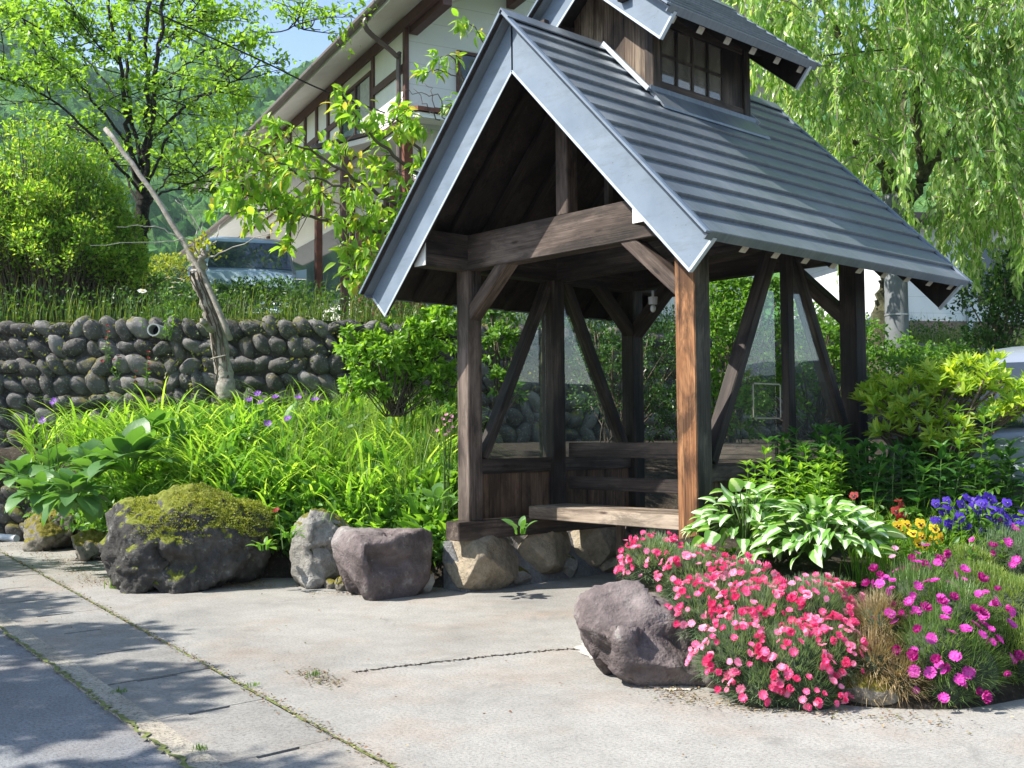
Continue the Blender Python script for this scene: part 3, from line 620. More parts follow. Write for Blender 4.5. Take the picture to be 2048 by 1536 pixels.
# ---- main roof
MS, UC, ZA, HW = 1.034, 1.44, 4.995, 2.07            # pitch, ridge position, ridge height, half width
cs = 1/math.hypot(1, MS); SN = MS*cs                 # unit down-slope = (cs, -SN)
VF, VB = -.69, L+.79
def slope_pt(sgn, s, h=0, uc=UC, za=ZA, c_=cs, s_=SN): return (uc+sgn*(s*c_+h*s_), za-s*s_+h*c_)
def roof(parent, uc, za, hw, ms, vf, vb, course, barge_d, names):
    c_ = 1/math.hypot(1, ms); s_ = ms*c_; SL = hw/c_; P = lambda sg, s, h=0: (uc+sg*(s*c_+h*s_), za-s*s_+h*c_)
    rf = empty('roof', (uc, (vf+vb)/2, za)); rf.parent = parent
    if parent is not None: rf.location = (uc-parent.location.x, (vf+vb)/2-parent.location.y, za-parent.location.z)
    def put(mb, name, mat, bevel=0):
        o = mb.build(name, mat); o.parent = rf; o.matrix_basis = Matrix.Translation((-uc, -(vf+vb)/2, -za))
        if bevel: m = o.modifiers.new('bevel', 'BEVEL'); m.width = bevel; m.segments = 1
        return o
    n = int(round(SL/course)); cr = SL/n
    for sg in (-1, 1):
        # lapped courses: each sheet tilts up towards its lower lip
        top = []; 
        for i in range(n):
            a, b = i*cr, (i+1)*cr
            top += [P(sg, a, .003), P(sg, b-.003, .032), P(sg, b, .024)]
            if i < n-1: top.append(P(sg, b+.0005, .003))
        prof = top+[P(sg, SL, -.045), P(sg, SL-.012, -.045), P(sg, SL-.012, -.012), P(sg, .02, -.012)]
        if sg < 0: prof = prof[::-1]
        mb = MB(); mb.add(*prism(prof, 1, vf+.045, vb-.045))
        # seams between sheets
        put(mb, 'roof_sheet', M['metal'])
        for (y0, y1, y2, y3) in ((vf, vf+.06, vf+.062, vf+.128), (vb-.06, vb, vb-.128, vb-.062)):
            ed = MB(); q = [P(sg, 0, .030), P(sg, SL+.006, .030), P(sg, SL+.006, .012), P(sg, 0, .012)]; ed.add(*prism(q, 1, y0, y1)); put(ed, 'verge_flashing', M['barge'])
            ed = MB(); ya, yb = (y0+.010, y1) if y0 < 1 else (y0, y1-.010); q = [P(sg, 0, .011), P(sg, SL, .011), P(sg, SL, .003), P(sg, 0, .003)]; ed.add(*prism(q, 1, ya, yb)); put(ed, 'verge_batten', M['deck'])
            ed = MB(); q = [P(sg, 0, .002), P(sg, SL-.002, .002), P(sg, SL-.002, -.011), P(sg, 0, -.011)]; ed.add(*prism(q, 1, y2, y3)); put(ed, 'verge_batten', M['deck'])
        dk = MB(); q = [P(sg, .03, -.014), P(sg, SL-.02, -.014), P(sg, SL-.02, -.045), P(sg, .03, -.045)]; dk.add(*prism(q, 1, vf+.165, vb-.165)); put(dk, 'roof_deck', M['deck'])
        # bargeboards, front and back
        for y0, y1 in ((vf+.130, vf+.158), (vb-.158, vb-.130)):
            e = barge_d*c_; q = [P(sg, 0, -.014), P(sg, SL+.0, -.014), P(sg, SL, -.014-e), P(sg, e*ms, -.014-e)]
            ya, yb, yc, yd = (y0, y0+.006, y0+.007, y1) if y0 < 1 else (y1-.006, y1, y0, y1-.007)
            bb = MB(); bb.add(*prism(q, 1, ya, yb)); put(bb, 'bargeboard', M['barge']); bb = MB(); bb.add(*prism(q, 1, yc, yd)); put(bb, 'board_backing', M['deck'])
            tr = MB(); y_ = y0-.006 if y0 < 1 else y1-.0
            q = [P(sg, e*ms+.012, -.014-e+.012), P(sg, SL+.004, -.014-e+.012), P(sg, SL+.004, -.014-e-.008), P(sg, (e+.008)*ms-.0, -.014-e-.008)]
            tr.add(*prism(q, 1, y_, y_+.006)); q = [P(sg, SL-.016, -.02), P(sg, SL+.006, -.02), P(sg, SL+.006, -.02-e), P(sg, SL-.016, -.02-e)]
            tr.add(*prism(q, 1, y0-.0045, y1+.0045)); put(tr, 'board_trim', M['trim'])
        # rafters with pale ends
        k = names; ys = np.linspace(vf+.20, vb-.20, k)
        for y in ys:
            a, b = P(sg, .05, -.09), P(sg, SL-.05, -.09)
            o = beam('rafter', (a[0], y, a[1]), (b[0], y, b[1]), .06, .085, M['deck'], None, up=(0, 1, 0)); mw = o.matrix_basis.copy(); o.parent = rf; o.matrix_basis = Matrix.Translation((-uc, -(vf+vb)/2, -za)) @ mw
            if sg > 0:
                b2 = P(sg, SL-.048, -.09); b3 = P(sg, SL-.044, -.09)
                o = beam('rafter_end', (b2[0], y, b2[1]), (b3[0], y, b3[1]), .064, .08, M['tail'], None, up=(0, 1, 0), bev=.001); mw = o.matrix_basis.copy(); o.parent = rf; o.matrix_basis = Matrix.Translation((-uc, -(vf+vb)/2, -za)) @ mw
    rc = MB(); q = [P(-1, .09, .034), P(-1, .0, .05), P(1, .0, .05), P(1, .09, .034), P(1, .09, .022), P(-1, .09, .022)]
    q = [P(-1, .09, .040), (uc, za+.062), P(1, .09, .040), P(1, .09, .028), (uc, za+.045), P(-1, .09, .028)]
    rc.add(*prism(q, 1, vf+.004, vb-.004)); put(rc, 'ridge_cap', M['metal'])
    return rf
roof(pv, UC, ZA, HW, MS, VF, VB, .225, .435, 10)
# ---- dormer with its own flatter roof, straddling the ridge
dm = empty('dormer', (UC, 1.345, 4.4)); dm.parent = pv; dm.location = (0, .075, 4.4)
def dput(mb_or_o, name=None, mat=None):
    o = mb_or_o.build(name, mat) if isinstance(mb_or_o, MB) else mb_or_o
    mw = o.matrix_basis.copy(); o.parent = dm; o.matrix_basis = Matrix.Translation((-UC, -1.345, -4.4)) @ mw; return o
uL, uR, vF, vB = UC-.545, UC+.545, .62, 2.07
DS, DA = .835, 5.865                                  # dormer roof pitch and ridge height
dz_ = lambda u: DA-abs(u-UC)*DS-.10
for x in (uL+.05, uR-.05):
    for y in (vF+.05, vB-.05):
        dput(beam('dormer_post', (x, y, 4.40), (x, y, dz_(x)), .10, .10, M['wood_mid'] if x > UC and y < 1 else M['wood'], None))
gbm = woodmat('sun_bleached_dark_boards', (.035, .024, .018), (.13, .09, .062), (.36, .28, .20), .34, .66)
for y in (vF+.045, vB-.045):
    fb = MB(); x = uL+.1
    while x < uR-.1:
        w = min(.125, uR-.1-x); fb.add(*prism([(x+.002, max(4.3, ZA-.02-abs(x-UC)*MS)), (x+w-.003, max(4.3, ZA-.02-abs(x+w-UC)*MS)), (x+w-.003, dz_(x+w)+.02), (x+.002, dz_(x)+.02)], 1, y-.012, y+.012))
        x += w
    dput(fb, 'gable_boards', gbm)
# window walls left and right, four by two panes each
for sx, xw in ((1, uR), (-1, uL)):
    xi = xw-sx*.045
    for z, hh in ((4.56, .09), (5.19, .11)): dput(beam('window_rail', (xi, vF+.1, z), (xi, vB-.1, z), .07, hh, M['wood_mid'], None))
    wf = MB(); ys = np.linspace(vF+.14, vB-.40, 5); zs = (4.605, 4.86, 5.135)
    for i, y in enumerate(ys): wf.box((xi-.018, y-.014, 4.60), (xi+.018, y+.014, 5.14))
    for z in zs: wf.box((xi-.016, ys[0], z-.013), (xi+.016, ys[-1], z+.013))
    wf.box((xi-.02, ys[-1]+.014, 4.60), (xi+.02, vB-.09, 5.14))
    dput(wf, 'window_frame', M['wood_grey'] if False else M['wood'])
    gl = MB(); gl.box((xi-.003, ys[0]+.01, 4.61), (xi+.003, ys[-1]-.01, 5.13)); dput(gl, 'window_glass', glassmat('old_window_glass', (.55, .52, .46), .10, .22, (.50, .47, .40)))
    dput(beam('dormer_plate', (xi, vF-.36, 5.28), (xi, vB+.36, 5.28), .10, .12, M['wood'], None))
    # flashing where the dormer meets the roof
    f0 = ZA-(abs(xw+sx*.075-UC))*MS+.035; f1 = ZA-(abs(xw-UC))*MS+.03
    fl = MB(); q = [(xw-.0*sx, f1+.075), (xw+sx*.006, f1+.075), (xw+sx*.012, f1+.03), (xw+sx*.16, f1-.165*MS+.028), (xw+sx*.16, f1-.165*MS+.006), (xw, f1-.0)]
    fl.add(*prism(q, 1, vF-.05, vB+.08)); dput(fl, 'flashing', M['metal'])
for y0, y1 in ((vF-.10, vF+.034), (vB-.03, vB+.10)):
    for sg in (-1, 1):
        fl = MB(); q = [slope_pt(sg, .0, .034), slope_pt(sg, .76, .034), slope_pt(sg, .76, .042), slope_pt(sg, 0, .042)]; fl.add(*prism(q, 1, y0, y1)); dput(fl, 'flashing', M['barge'])
    for sg in (-1, 1):
        yy = y0 if y0 < 1 else y1; fl = MB(); q = [slope_pt(sg, .0, .034), slope_pt(sg, .76, .034), slope_pt(sg, .76, .075), slope_pt(sg, 0, .075)]; fl.add(*prism(q, 1, yy-.005, yy+.005)); dput(fl, 'flashing', M['trim'])
roof(pv, UC, DA, 1.045, DS, .19, 2.50, .15, .32, 6)
# small lamp hanging from the middle tie beam
lp = empty('ceiling_lamp', (.9, 1.27, 3.0)); lp.location = tuple(on(1306, 615, 1, 1.27)); tag(lp, 'small bare bulb lamp hanging under the middle tie beam of the pavilion', 'lamp'); q = V3(*lp.location)
tubes([([q+[0, 0, .10], q+[0, 0, .03]], [.045, .04]), ([q+[0, 0, .16], q+[0, 0, .10]], [.012, .012])], 12).build('socket', plain('grey_socket', (.3, .3, .3), .5), lp)
bl = rock('bulb', tuple(q-[0, 0, .01]), (.028, .028, .038), 1, plain('milky_bulb', (.35, .36, .35), .2), 0, 0, 0, 3, 1, False); mw = bl.matrix_basis.copy(); bl.parent = lp; bl.matrix_basis = Matrix.Translation(-lp.location) @ mw

# ---- stone footing under the left sill
ft = empty('stone_footing', (-.1, 1.2, 0)); tag(ft, 'low footing of tan stones set in mortar under the left side of the pavilion', 'footing')
def fstone(v, u, z, d, sd, m='rock_tan', rot=0): 
    return rock('footing_stone', (u, v, z), d, sd, M[m], 11, .05, rot, 5, .55, False, ft)
for (v, u, z, d, sd, m) in ((.26, .04, .26, (.34, .46, .30), 3, 'rock_tan'), (1.06, .04, .31, (.30, .46, .25), 6, 'rock_tan'), (1.90, .02, .30, (.27, .50, .26), 9, 'rock_tan'), (2.5, -.02, .3, (.25, .36, .24), 12, 'rock_purple'),
    (1.33, .08, .12, (.15, .17, .14), 15, 'rock_grey'), (.66, .12, .08, (.12, .16, .10), 17, 'rock_grey'), (2.0, .12, .08, (.16, .22, .09), 19, 'rock_tan'), (-.28, -.18, .1, (.14, .14, .12), 21, 'rock_grey')): fstone(v, u, z, d, sd, m)
mo = MB(); mo.add(*prism([(-.2, -.05), (.17, -.05), (.13, .1), (.02, .3), (-.1, .46), (-.2, .46)], 1, -.02, 2.62)); mo.build('mortar_bed', stonemat('grey_mortar', [(.12, .12, .12), (.22, .22, .22), (.3, .3, .3)], 0, 3), ft)
ft2 = empty('stone_footing', (2.8, 1.2, 0)); tag(ft2, 'row of footing stones under the right side of the pavilion, behind the flower bed', 'footing')
for v in (.1, .75, 1.4, 2.05, 2.6): rock('footing_stone', (2.8, v, .26), (.24, .34, .25), int(v*20), M['rock_tan'], 6, .12, 0, 4, .72, False, ft2)
ft3 = empty('stone_footing', (1.44, 2.5, 0)); tag(ft3, 'footing stones along the back of the pavilion, in the dark under the bench', 'footing')
for x in (.5, 1.1, 1.75, 2.4): rock('footing_stone', (x, 2.48, .27), (.34, .24, .26), int(x*20), M['rock_tan'], 6, .12, 0, 4, .72, False, ft3)

# ================================================================= HOUSE ON THE TERRACE
HC = V3(-7.064, 4.658, 0); HD = nrm(V3(-.968, .25, 0)); HN = V3(HD[1], -HD[0], 0)      # corner, along the long wall, outward (towards the road)
HN = HN if HN[1] < 0 else -HN
hw = empty('house', tuple(HC+[0, 0, ZT])); tag(hw, 'long two-storey white plastered house with brown timbers and deep eaves on the terrace', 'house')
HM = (np.stack([HD, HN, V3(0, 0, 1)], 1), HC)                 # local (s along wall, o outward, z)
def hbox(name, a, b, mat, parent=hw, bevel=0):
    V, F = boxg(np.minimum(a, b).astype(float), np.maximum(a, b).astype(float)); F = [f[:, ::-1] for f in F]
    mb = MB(); mb.add(V@HM[0].T+HM[1], F); return mb.build(name, mat, parent, bevel=bevel)
def hpoly(name, pts, mat, parent=hw):
    V = np.array(pts, float)@HM[0].T+HM[1]; n = len(V)//2
    mb = MB(); mb.add(V, [np.array([list(range(n))[::-1]]), np.array([list(range(n, 2*n))]), np.array([(i, (i+1) % n, n+(i+1) % n, n+i) for i in range(n)])]); return mb.build(name, mat, parent)
def siding():
    t = NT('white_board_siding'); v = t.coord('Object', (1, 1, 1)); sx = t.n('ShaderNodeSeparateXYZ'); t.l(v, sx.inputs[0])
    z = t.math('FRACT', t.math('MULTIPLY', sx.outputs['Z'], 2.6)); ln = t.ramp(z, [(0, (.62, .62, .62)), (.04, (1, 1, 1)), (1, (1, 1, 1))])
    f = t.noise(v, 1.3, 5); c = t.mix(1, t.ramp(f, [(.3, (.70, .73, .74)), (.7, (.78, .80, .80))]), ln, 'MULTIPLY')
    return t.pbr(c, .7, 0, t.bump(z, .2, .02))
M['plaster'] = plain('white_plaster', (.82, .81, .78), .8, 0, .05, 2); M['siding'] = siding(); M['soffit'] = plain('pale_soffit', (.84, .84, .82), .8, 0, .05, 3)
M['brown'] = plain('brown_trim_paint', (.10, .045, .035), .6, 0, .2, 8); M['gutter'] = plain('brown_gutter', (.13, .10, .09), .5, 0, .15, 5); M['redbrown'] = plain('red_brown_wood', (.17, .06, .035), .7, 0, .3, 8)
M['roof_dark'] = plain('dark_brown_roof', (.08, .06, .05), .6, 0, .3, 5)
HL = 13.0; ZE = 8.80
hbox('upper_wall', (0, 0, 6.9), (HL, -8, ZE+.3), M['plaster']); hbox('ground_wall', (0, -.5, ZT-.2), (HL, -8, 6.9), M['plaster'])
# gable end wall with siding, up to the ridge
RP = .42; OV = .78; rid = -4.0
hpoly('gable_wall', [(-.02, -.0, 6.9), (-.02, -8, 6.9), (-.02, -8, ZE+.2), (-.02, rid, ZE+.2+4*RP), (-.02, 0, ZE+.2)]+[(.02, -.0, 6.9), (.02, -8, 6.9), (.02, -8, ZE+.2), (.02, rid, ZE+.2+4*RP), (.02, 0, ZE+.2)], M['siding'])
# roof slabs: soffit follows the slope
for sg, o0 in ((1, OV), (-1, -8-OV)):
    za = ZE-.20+.0; zr = za+abs(o0-rid)*RP
    pts = [(-1.55, o0, za), (-1.55, rid, zr), (-1.55, rid, zr+.22), (-1.55, o0, za+.16)]; hpoly('roof_slab', pts+[(HL+1.4, p[1], p[2]) for p in pts], M['soffit'])
    pts = [(-1.62, o0+sg*.03, za+.165), (-1.62, rid, zr+.225), (-1.62, rid, zr+.30), (-1.62, o0+sg*.03, za+.24)]; hpoly('roof_covering', pts+[(HL+1.47, p[1], p[2]) for p in pts], M['roof_dark'])
hbox('verge_board', (-1.60, OV, ZE-.24), (-1.56, OV-.02, ZE), M['brown'])
hpoly('verge_board', [(-1.60, OV, ZE-.26), (-1.60, rid, ZE-.26+(OV-rid)*RP), (-1.60, rid, ZE+.05+(OV-rid)*RP), (-1.60, OV, ZE+.05)]+[(-1.56, OV, ZE-.26), (-1.56, rid, ZE-.26+(OV-rid)*RP), (-1.56, rid, ZE+.05+(OV-rid)*RP), (-1.56, OV, ZE+.05)], M['brown'])
for o_ in (-.05, -2.0, -4.0): 
    zz = ZE-.2+(OV-o_)*RP-.16; hbox('purlin_end', (-1.5, o_, zz-.2), (0, o_-.16, zz), M['brown'])
def hpath(pts): return [HM[0]@V3(*p)+HM[1] for p in pts]
gt = tubes([(hpath([(-1.6, OV+.07, ZE-.10), (HL+1.5, OV+.07, ZE-.12)]), [.075, .075])], 10).build('gutter', M['gutter'], hw)
tubes([(smoothpath(hpath([(-.3, OV+.07, ZE-.15), (-.28, OV+.05, ZE-.38), (.05, .16, ZE-.62), (.12, .10, ZE-.8), (.12, .10, 5.0)]), 4), [.045]*17)], 8).build('downpipe', M['gutter'], hw)
hbox('eaves_beam', (-1.4, .05, ZE-.12), (HL+.4, -.02, ZE+.08), M['brown'])
for s_ in (.0, 1.62, 3.50, 4.35, 5.15, 6.0, 7.2, 8.3, 9.3, 10.6, 11.8, HL): hbox('timber_post', (s_-.055, .045, 6.95), (s_+.055, -.03, ZE-.12), M['brown'])
hbox('corner_post', (-.05, .06, ZT), (.09, -.1, 6.95), M['redbrown'])
hbox('belt_rail', (.06, .04, 7.93), (1.56, -.03, 8.07), M['brown']); hbox('belt_rail', (3.6, .04, 7.93), (HL, -.03, 8.05), M['brown']); hbox('belt_rail', (0, .05, 6.98), (HL, -.03, 7.12), M['brown'])
M['curtain'] = plain('pale_curtain', (.45, .45, .42), .9, 0, .2, 14)
for (a, b, z0_, z1_) in ((1.72, 3.40, 7.22, 8.38), (7.3, 8.2, 7.2, 8.4), (10.7, 11.7, 7.2, 8.3)):
    wf = hbox('window', (a, .03, z0_), (b, .005, z1_), M['darkglass']); wf2 = hbox('window_frame', (a-.06, .06, z0_-.06), (a, .0, z1_+.06), M['brown']); 
    for q in (((b, .06, z0_-.06), (b+.06, 0, z1_+.06)), ((a, .06, z0_-.06), (b, 0, z0_)), ((a, .06, z1_), (b, 0, z1_+.06)), (((a+b)/2-.025, .055, z0_), ((a+b)/2+.025, .031, z1_))): hbox('window_frame', q[0], q[1], M['brown'])
hbox('curtain', (1.76, .034, 7.24), (2.3, .031, 8.36), M['curtain'])
hbox('gable_window', (-.03, -1.02, 7.72), (-.06, -1.9, 8.37), M['darkglass'])
for q in (((-.025, -.96, 7.66), (-.085, -1.02, 8.43)), ((-.025, -1.02, 8.37), (-.085, -1.9, 8.43)), ((-.025, -1.02, 7.66), (-.085, -1.9, 7.72)), ((-.03, -1.4, 7.72), (-.075, -1.45, 8.37))): hbox('window_frame', q[0], q[1], M['brown'])
# pent roof running round at first-floor level
for (s0_, s1_) in ((1.2, HL+.6),):
    pts = [(s0_, 1.25, 6.55), (s0_, 0.05, 7.0), (s0_, 0.05, 7.10), (s0_, 1.25, 6.65)]; hpoly('pent_roof', pts+[(s1_, p[1], p[2]) for p in pts], M['soffit'])
    pts = [(s0_-.05, 1.3, 6.66), (s0_-.05, 0.05, 7.12), (s0_-.05, 0.05, 7.18), (s0_-.05, 1.3, 6.74)]; hpoly('pent_covering', pts+[(s1_+.05, p[1], p[2]) for p in pts], M['roof_dark'])
pts = [(-1.3, .3, 6.72), (0, .3, 7.02), (0, .3, 7.12), (-1.3, .3, 6.80)]; hpoly('pent_roof', pts+[(p[0], -8, p[2]) for p in pts], M['soffit'])
pts = [(-1.36, .35, 6.81), (0, .35, 7.13), (0, .35, 7.19), (-1.36, .35, 6.88)]; hpoly('pent_covering', pts+[(p[0], -8, p[2]) for p in pts], M['redbrown'])
tubes([(hpath([(1.1, 1.34, 6.66), (HL+.7, 1.34, 6.64)]), [.06, .06])], 8).build('gutter', M['gutter'], hw)
for s_ in (2.2, 4.2, 6.6, 9.0, 11.0, HL-.05): hbox('timber_post', (s_-.07, -.43, ZT), (s_+.07, -.52, 6.85), M['brown'])
hbox('door', (2.4, -.47, ZT), (4.0, -.54, 5.9), M['redbrown']); hbox('window', (4.5, -.47, 4.4), (6.3, -.54, 6.1), M['darkglass']); hbox('window', (6.9, -.47, 4.3), (8.7, -.54, 6.1), M['darkglass']); hbox('window', (11.2, -.47, 4.3), (12.6, -.54, 6.3), M['curtain'])
hbox('porch_wall', (.3, -.46, ZT), (2.0, -.53, 6.2), M['redbrown'])
for s_ in (.6, 2.1): hbox('porch_post', (s_-.06, 1.0, ZT), (s_+.06, .88, 6.6), M['redbrown'] if s_ > 1 else M['brown'])
hbox('shop_shutter', (-.03, -.7, ZT), (-.06, -2.2, 5.6), M['plaster'])
# lamp on the wall
wl = empty('wall_lantern', tuple(hpath([(4.2, -.2, 6.0)])[0])); 
o = rock('globe', tuple(hpath([(4.2, -.25, 6.0)])[0]), (.16, .16, .15), 1, M['white'], 0, 0, 0, 3, 1, False, hw); o.name = 'globe_lamp'; bpy.data.objects.remove(wl)

# ================================================================= BUILDING ON THE RIGHT, behind the weeping tree
bc = on(1830, 640, 2, ZT+.0); bc = at(1815, 640, 25.0); bc[2] = ZT
bE = nrm(RT*[1, 1, 0]+.18*FW*[1, 1, 0]); bN = V3(-bE[1], bE[0], 0); bo = empty('outbuilding', tuple(bc)); tag(bo, 'low pale building with a reddish plinth and dark windows half hidden by the weeping tree', 'building')
BMt = np.stack([bE, bN, V3(0, 0, 1)], 1)
def bbox(name, a, b, mat): 
    V, F = boxg(np.minimum(a, b).astype(float), np.maximum(a, b).astype(float)); mb = MB(); mb.add(V@BMt.T+bc, F); return mb.build(name, mat, bo)
bbox('wall', (-.3, 0, .75), (9, 6, 3.0), M['siding']); bbox('plinth', (-.32, -.02, -.2), (9.02, 6.02, .75), plain('reddish_plinth', (.22, .15, .13), .8))
bbox('roof', (-.9, -.7, 3.0), (9.6, 6.6, 3.16), M['roof_dark'])
for a in (1.9, 4.4): 
    bbox('window', (a, -.03, 1.25), (a+1.5, -.003, 2.5), M['darkglass'])
    for q in (((a-.07, -.06, 1.2), (a, -.0, 2.55)), ((a+1.5, -.06, 1.2), (a+1.57, 0, 2.55)), ((a, -.06, 2.5), (a+1.5, 0, 2.57)), ((a, -.06, 1.18), (a+1.5, 0, 1.25)), ((a+.72, -.05, 1.25), (a+.78, -.031, 2.5))): bbox('window_frame', q[0], q[1], M['brown'])
bbox('downpipe', (1.5, -.12, 0), (1.6, -.03, 3.0), M['trim'])
# ================================================================= UTILITY POLE AND WIRES
pb = at(1800, 900, 14.0); pb[2] = .3; tb = at(1797, 560, 14.0)
up_ = empty('utility_pole', tuple(pb)); tag(up_, 'round grey concrete utility pole in front of the stone wall, under the weeping tree', 'pole')
tubes([([pb, pb+[0, 0, 2], pb+[0, 0, 4.3]], [.155, .15, .145])], 20).build('pole_shaft', plain('grey_pole_concrete', (.13, .14, .145), .8, 0, .1, 10), up_, smooth=True)
for z in (2.2, 2.7): tubes([([pb+[0, 0, z], pb+[0, 0, z+.02]], [.156, .156])], 20).build('steel_band', plain('steel_band', (.4, .4, .4), .4, .6), up_)
def wire(pts, r, lab):
    P = smoothpath(pts, 10); o = tubes([(P, [r]*len(P))], 5).build('overhead_wire', M['rubber']); tag(o, lab, 'wire', 'overhead wires')
wire([at(330, -70, 40), at(620, 8, 30), at(745, 48, 24), at(830, 62, 19.6)], .014, 'thin black wire crossing the sky to the house eaves')
wire([at(300, 20, 15.5), at(530, 125, 17), at(640, 178, 18), at(770, 226, 19.2)], .014, 'thin black wire running from the left tree to the upper wall of the house')
wire([at(1500, 130, 13.6), at(1640, 112, 13.8), at(1850, 93, 14.2), at(2200, 65, 15)], .012, 'thin dark wire across the crown of the weeping tree')

# ================================================================= CARS
def car(label, base, yaw, paint, dims, boxy, ant=False):
    """boxy van built from lofted cross sections; local x forward"""
    Lc, Wc, Hc = dims; c = empty('parked_car', tuple(base), yaw); tag(c, label, 'car', None); Mx = Matrix.Translation(Vector(base)) @ Matrix.Rotation(yaw, 4, 'Z')
    R_ = np.array(Mx.to_3x3()); T_ = V3(*base)
    # top outline as function of x (0 rear .. 1 front): roof height and belt height
    st = [(0, .62, .90), (.015, .74, .955), (.05, .955, .985), (.10, .985, 1), (.5, 1.0, 1), (.70, .985, 1), (.76, .93, .99), (.86, .60, .96), (.97, .54, .90), (1.0, .40, .80)] if boxy else \
         [(0, .50, .85), (.03, .62, .93), (.16, .92, .97), (.30, .99, 1), (.5, 1.0, 1), (.62, .95, 1), (.78, .62, .97), (.93, .54, .9), (1.0, .36, .76)]
    rows = []; nseg = 9
    for t, hh, ww in st:
        x = (t-.5)*Lc; H_ = Hc*hh; w = Wc/2*ww; belt = min(Hc*.56, H_*.93); gz = .16*Hc
        prof = [(w*.80, gz), (w*.97, gz+.08), (w, Hc*.32), (w*.985, belt)]; k = max(0, (H_-belt)/(Hc*.44)); tw = w*(1-.14*k)
        prof += [(tw*1.0, belt+(H_-belt)*.72), (tw*.93, H_-.025), (tw*.62, H_+.0), (0, H_+.015)]
        rows.append([(x, -y, z) for y, z in prof]+[(x, y, z) for y, z in prof[-2::-1]])
    V = np.array(rows); n, m = V.shape[:2]; F = [(i*m+j, (i+1)*m+j, (i+1)*m+j+1, i*m+j+1) for i in range(n-1) for j in range(m-1)]; F2 = [list(range(m))[::-1]], [list(range((n-1)*m, n*m))]
    F3 = [(i*m+m-1, (i+1)*m+m-1, (i+1)*m, i*m) for i in range(n-1)]
    body = MB(); body.add(V.reshape(-1, 3)@R_.T+T_, [np.array(F)[:, ::-1], np.array(F3)[:, ::-1], np.array(F2[0])[:, ::-1], np.array(F2[1])[:, ::-1]]); body.build('body', paint, c, smooth=True)
    def patch(name, quad, mat, off=.012):
        q = np.array(quad, float); nn_ = nrm(np.cross(q[1]-q[0], q[2]-q[0])); mb = MB(); a = q+nn_*off; b = q-nn_*.01; nq = len(q)
        mb.add(np.vstack([b, a])@R_.T+T_, [np.array([list(range(nq))[::-1]]), np.array([list(range(nq, 2*nq))]), np.array([(i, (i+1) % nq, nq+(i+1) % nq, nq+i) for i in range(nq)])]); return mb.build(name, mat, c)
    X = lambda t: (t-.5)*Lc
    b_ = Hc*.60; tw = Wc/2*.87; ws = (.765, .855) if boxy else (.635, .77)
    patch('windscreen', [(X(ws[1])-.02, -Wc*.43, Hc*.62), (X(ws[1])-.02, Wc*.43, Hc*.62), (X(ws[0])+.02, Wc*.375, Hc*.90), (X(ws[0])+.02, -Wc*.375, Hc*.90)], M['darkglass'], .03)
    rx = (.010, .045) if boxy else (.04, .15); patch('rear_window', [(X(rx[0])-.01, Wc*.42, Hc*.64), (X(rx[0])-.01, -Wc*.42, Hc*.64), (X(rx[1])-.01, -Wc*.37, Hc*.91), (X(rx[1])-.01, Wc*.37, Hc*.91)], M['darkglass'], .03)
    for s in (1, -1):
        for a, b2 in (((.09, .38), (.40, .68)) if boxy else ((.22, .44), (.46, .66))):
            ax_ = .04 if b2 > .6 else 0
            q = [(X(a), s*(Wc*.492), b_), (X(b2)+ax_, s*(Wc*.492), b_), (X(b2)-.02, s*tw*1.0, Hc*.87), (X(a)+.02, s*tw*1.0, Hc*.87)]
            patch('side_window', q if s < 0 else q[::-1], M['darkglass'], .012)
        patch('door_handle', [(X(.33), s*Wc*.505, Hc*.50), (X(.33)+.16, s*Wc*.505, Hc*.50), (X(.33)+.16, s*Wc*.505, Hc*.515), (X(.33), s*Wc*.505, Hc*.515)][::(1 if s < 0 else -1)], M['trim'], .02)
        hl = patch('headlight', [(X(.985), s*Wc*.26, Hc*.36), (X(.985), s*Wc*.44, Hc*.36), (X(.97), s*Wc*.43, Hc*.47), (X(.97), s*Wc*.28, Hc*.46)][::(-1 if s < 0 else 1)], M['trim'], .05)
        patch('tail_light', [(X(0), s*Wc*.36, Hc*.38), (X(0), s*Wc*.43, Hc*.38), (X(.012), s*Wc*.43, Hc*.6), (X(.012), s*Wc*.37, Hc*.6)][::(1 if s < 0 else -1)], plain('red_lamp', (.35, .02, .02), .3), .03)
        patch('wing_mirror', [(X(.72), s*Wc*.5, Hc*.58), (X(.72), s*Wc*.62, Hc*.58), (X(.72), s*Wc*.62, Hc*.68), (X(.72), s*Wc*.5, Hc*.66)], paint, .05)
        for t in (.18, .82):
            p = V3(X(t), s*(Wc/2-.08), .29)@R_.T+T_; axis = V3(0, s, 0)@R_.T
            wo = tubes([([p-axis*.10, p+axis*.09], [.29, .29])], 28).build('wheel', M['rubber'], c); r_ = tubes([([p+axis*.085, p+axis*.10], [.18, .17])], 20).build('rim', plain('alloy', (.5, .5, .5), .35, .8)); r_.parent = wo; r_.matrix_basis = wo.matrix_basis.inverted() @ Matrix.Identity(4) if False else Mx.inverted() @ Matrix.Identity(4); r_.matrix_basis = (Mx @ wo.matrix_basis).inverted()
    if ant:
        a = V3(X(.66), -Wc*.05, Hc)@R_.T+T_; b = a-V3(RT[0], RT[1], 0)*.14+[0, 0, .30]; tubes([([a, b], [.01, .006])], 6).build('aerial', M['rubber'], c)
    return c
def paint(name, col):
    t = NT(name); f = t.noise(t.coord('Object'), 2, 3); m = t.pbr(t.ramp(f, [(.3, tuple(x*.93 for x in col)), (.7, col)]), .32, .25); t.b.inputs['Coat Weight'].default_value = .7; t.b.inputs['Coat Roughness'].default_value = .05; return m
vb = at(490, 560, 20.3); vb[2] = ZT
rr_ = math.atan2(-FW[1], -FW[0])
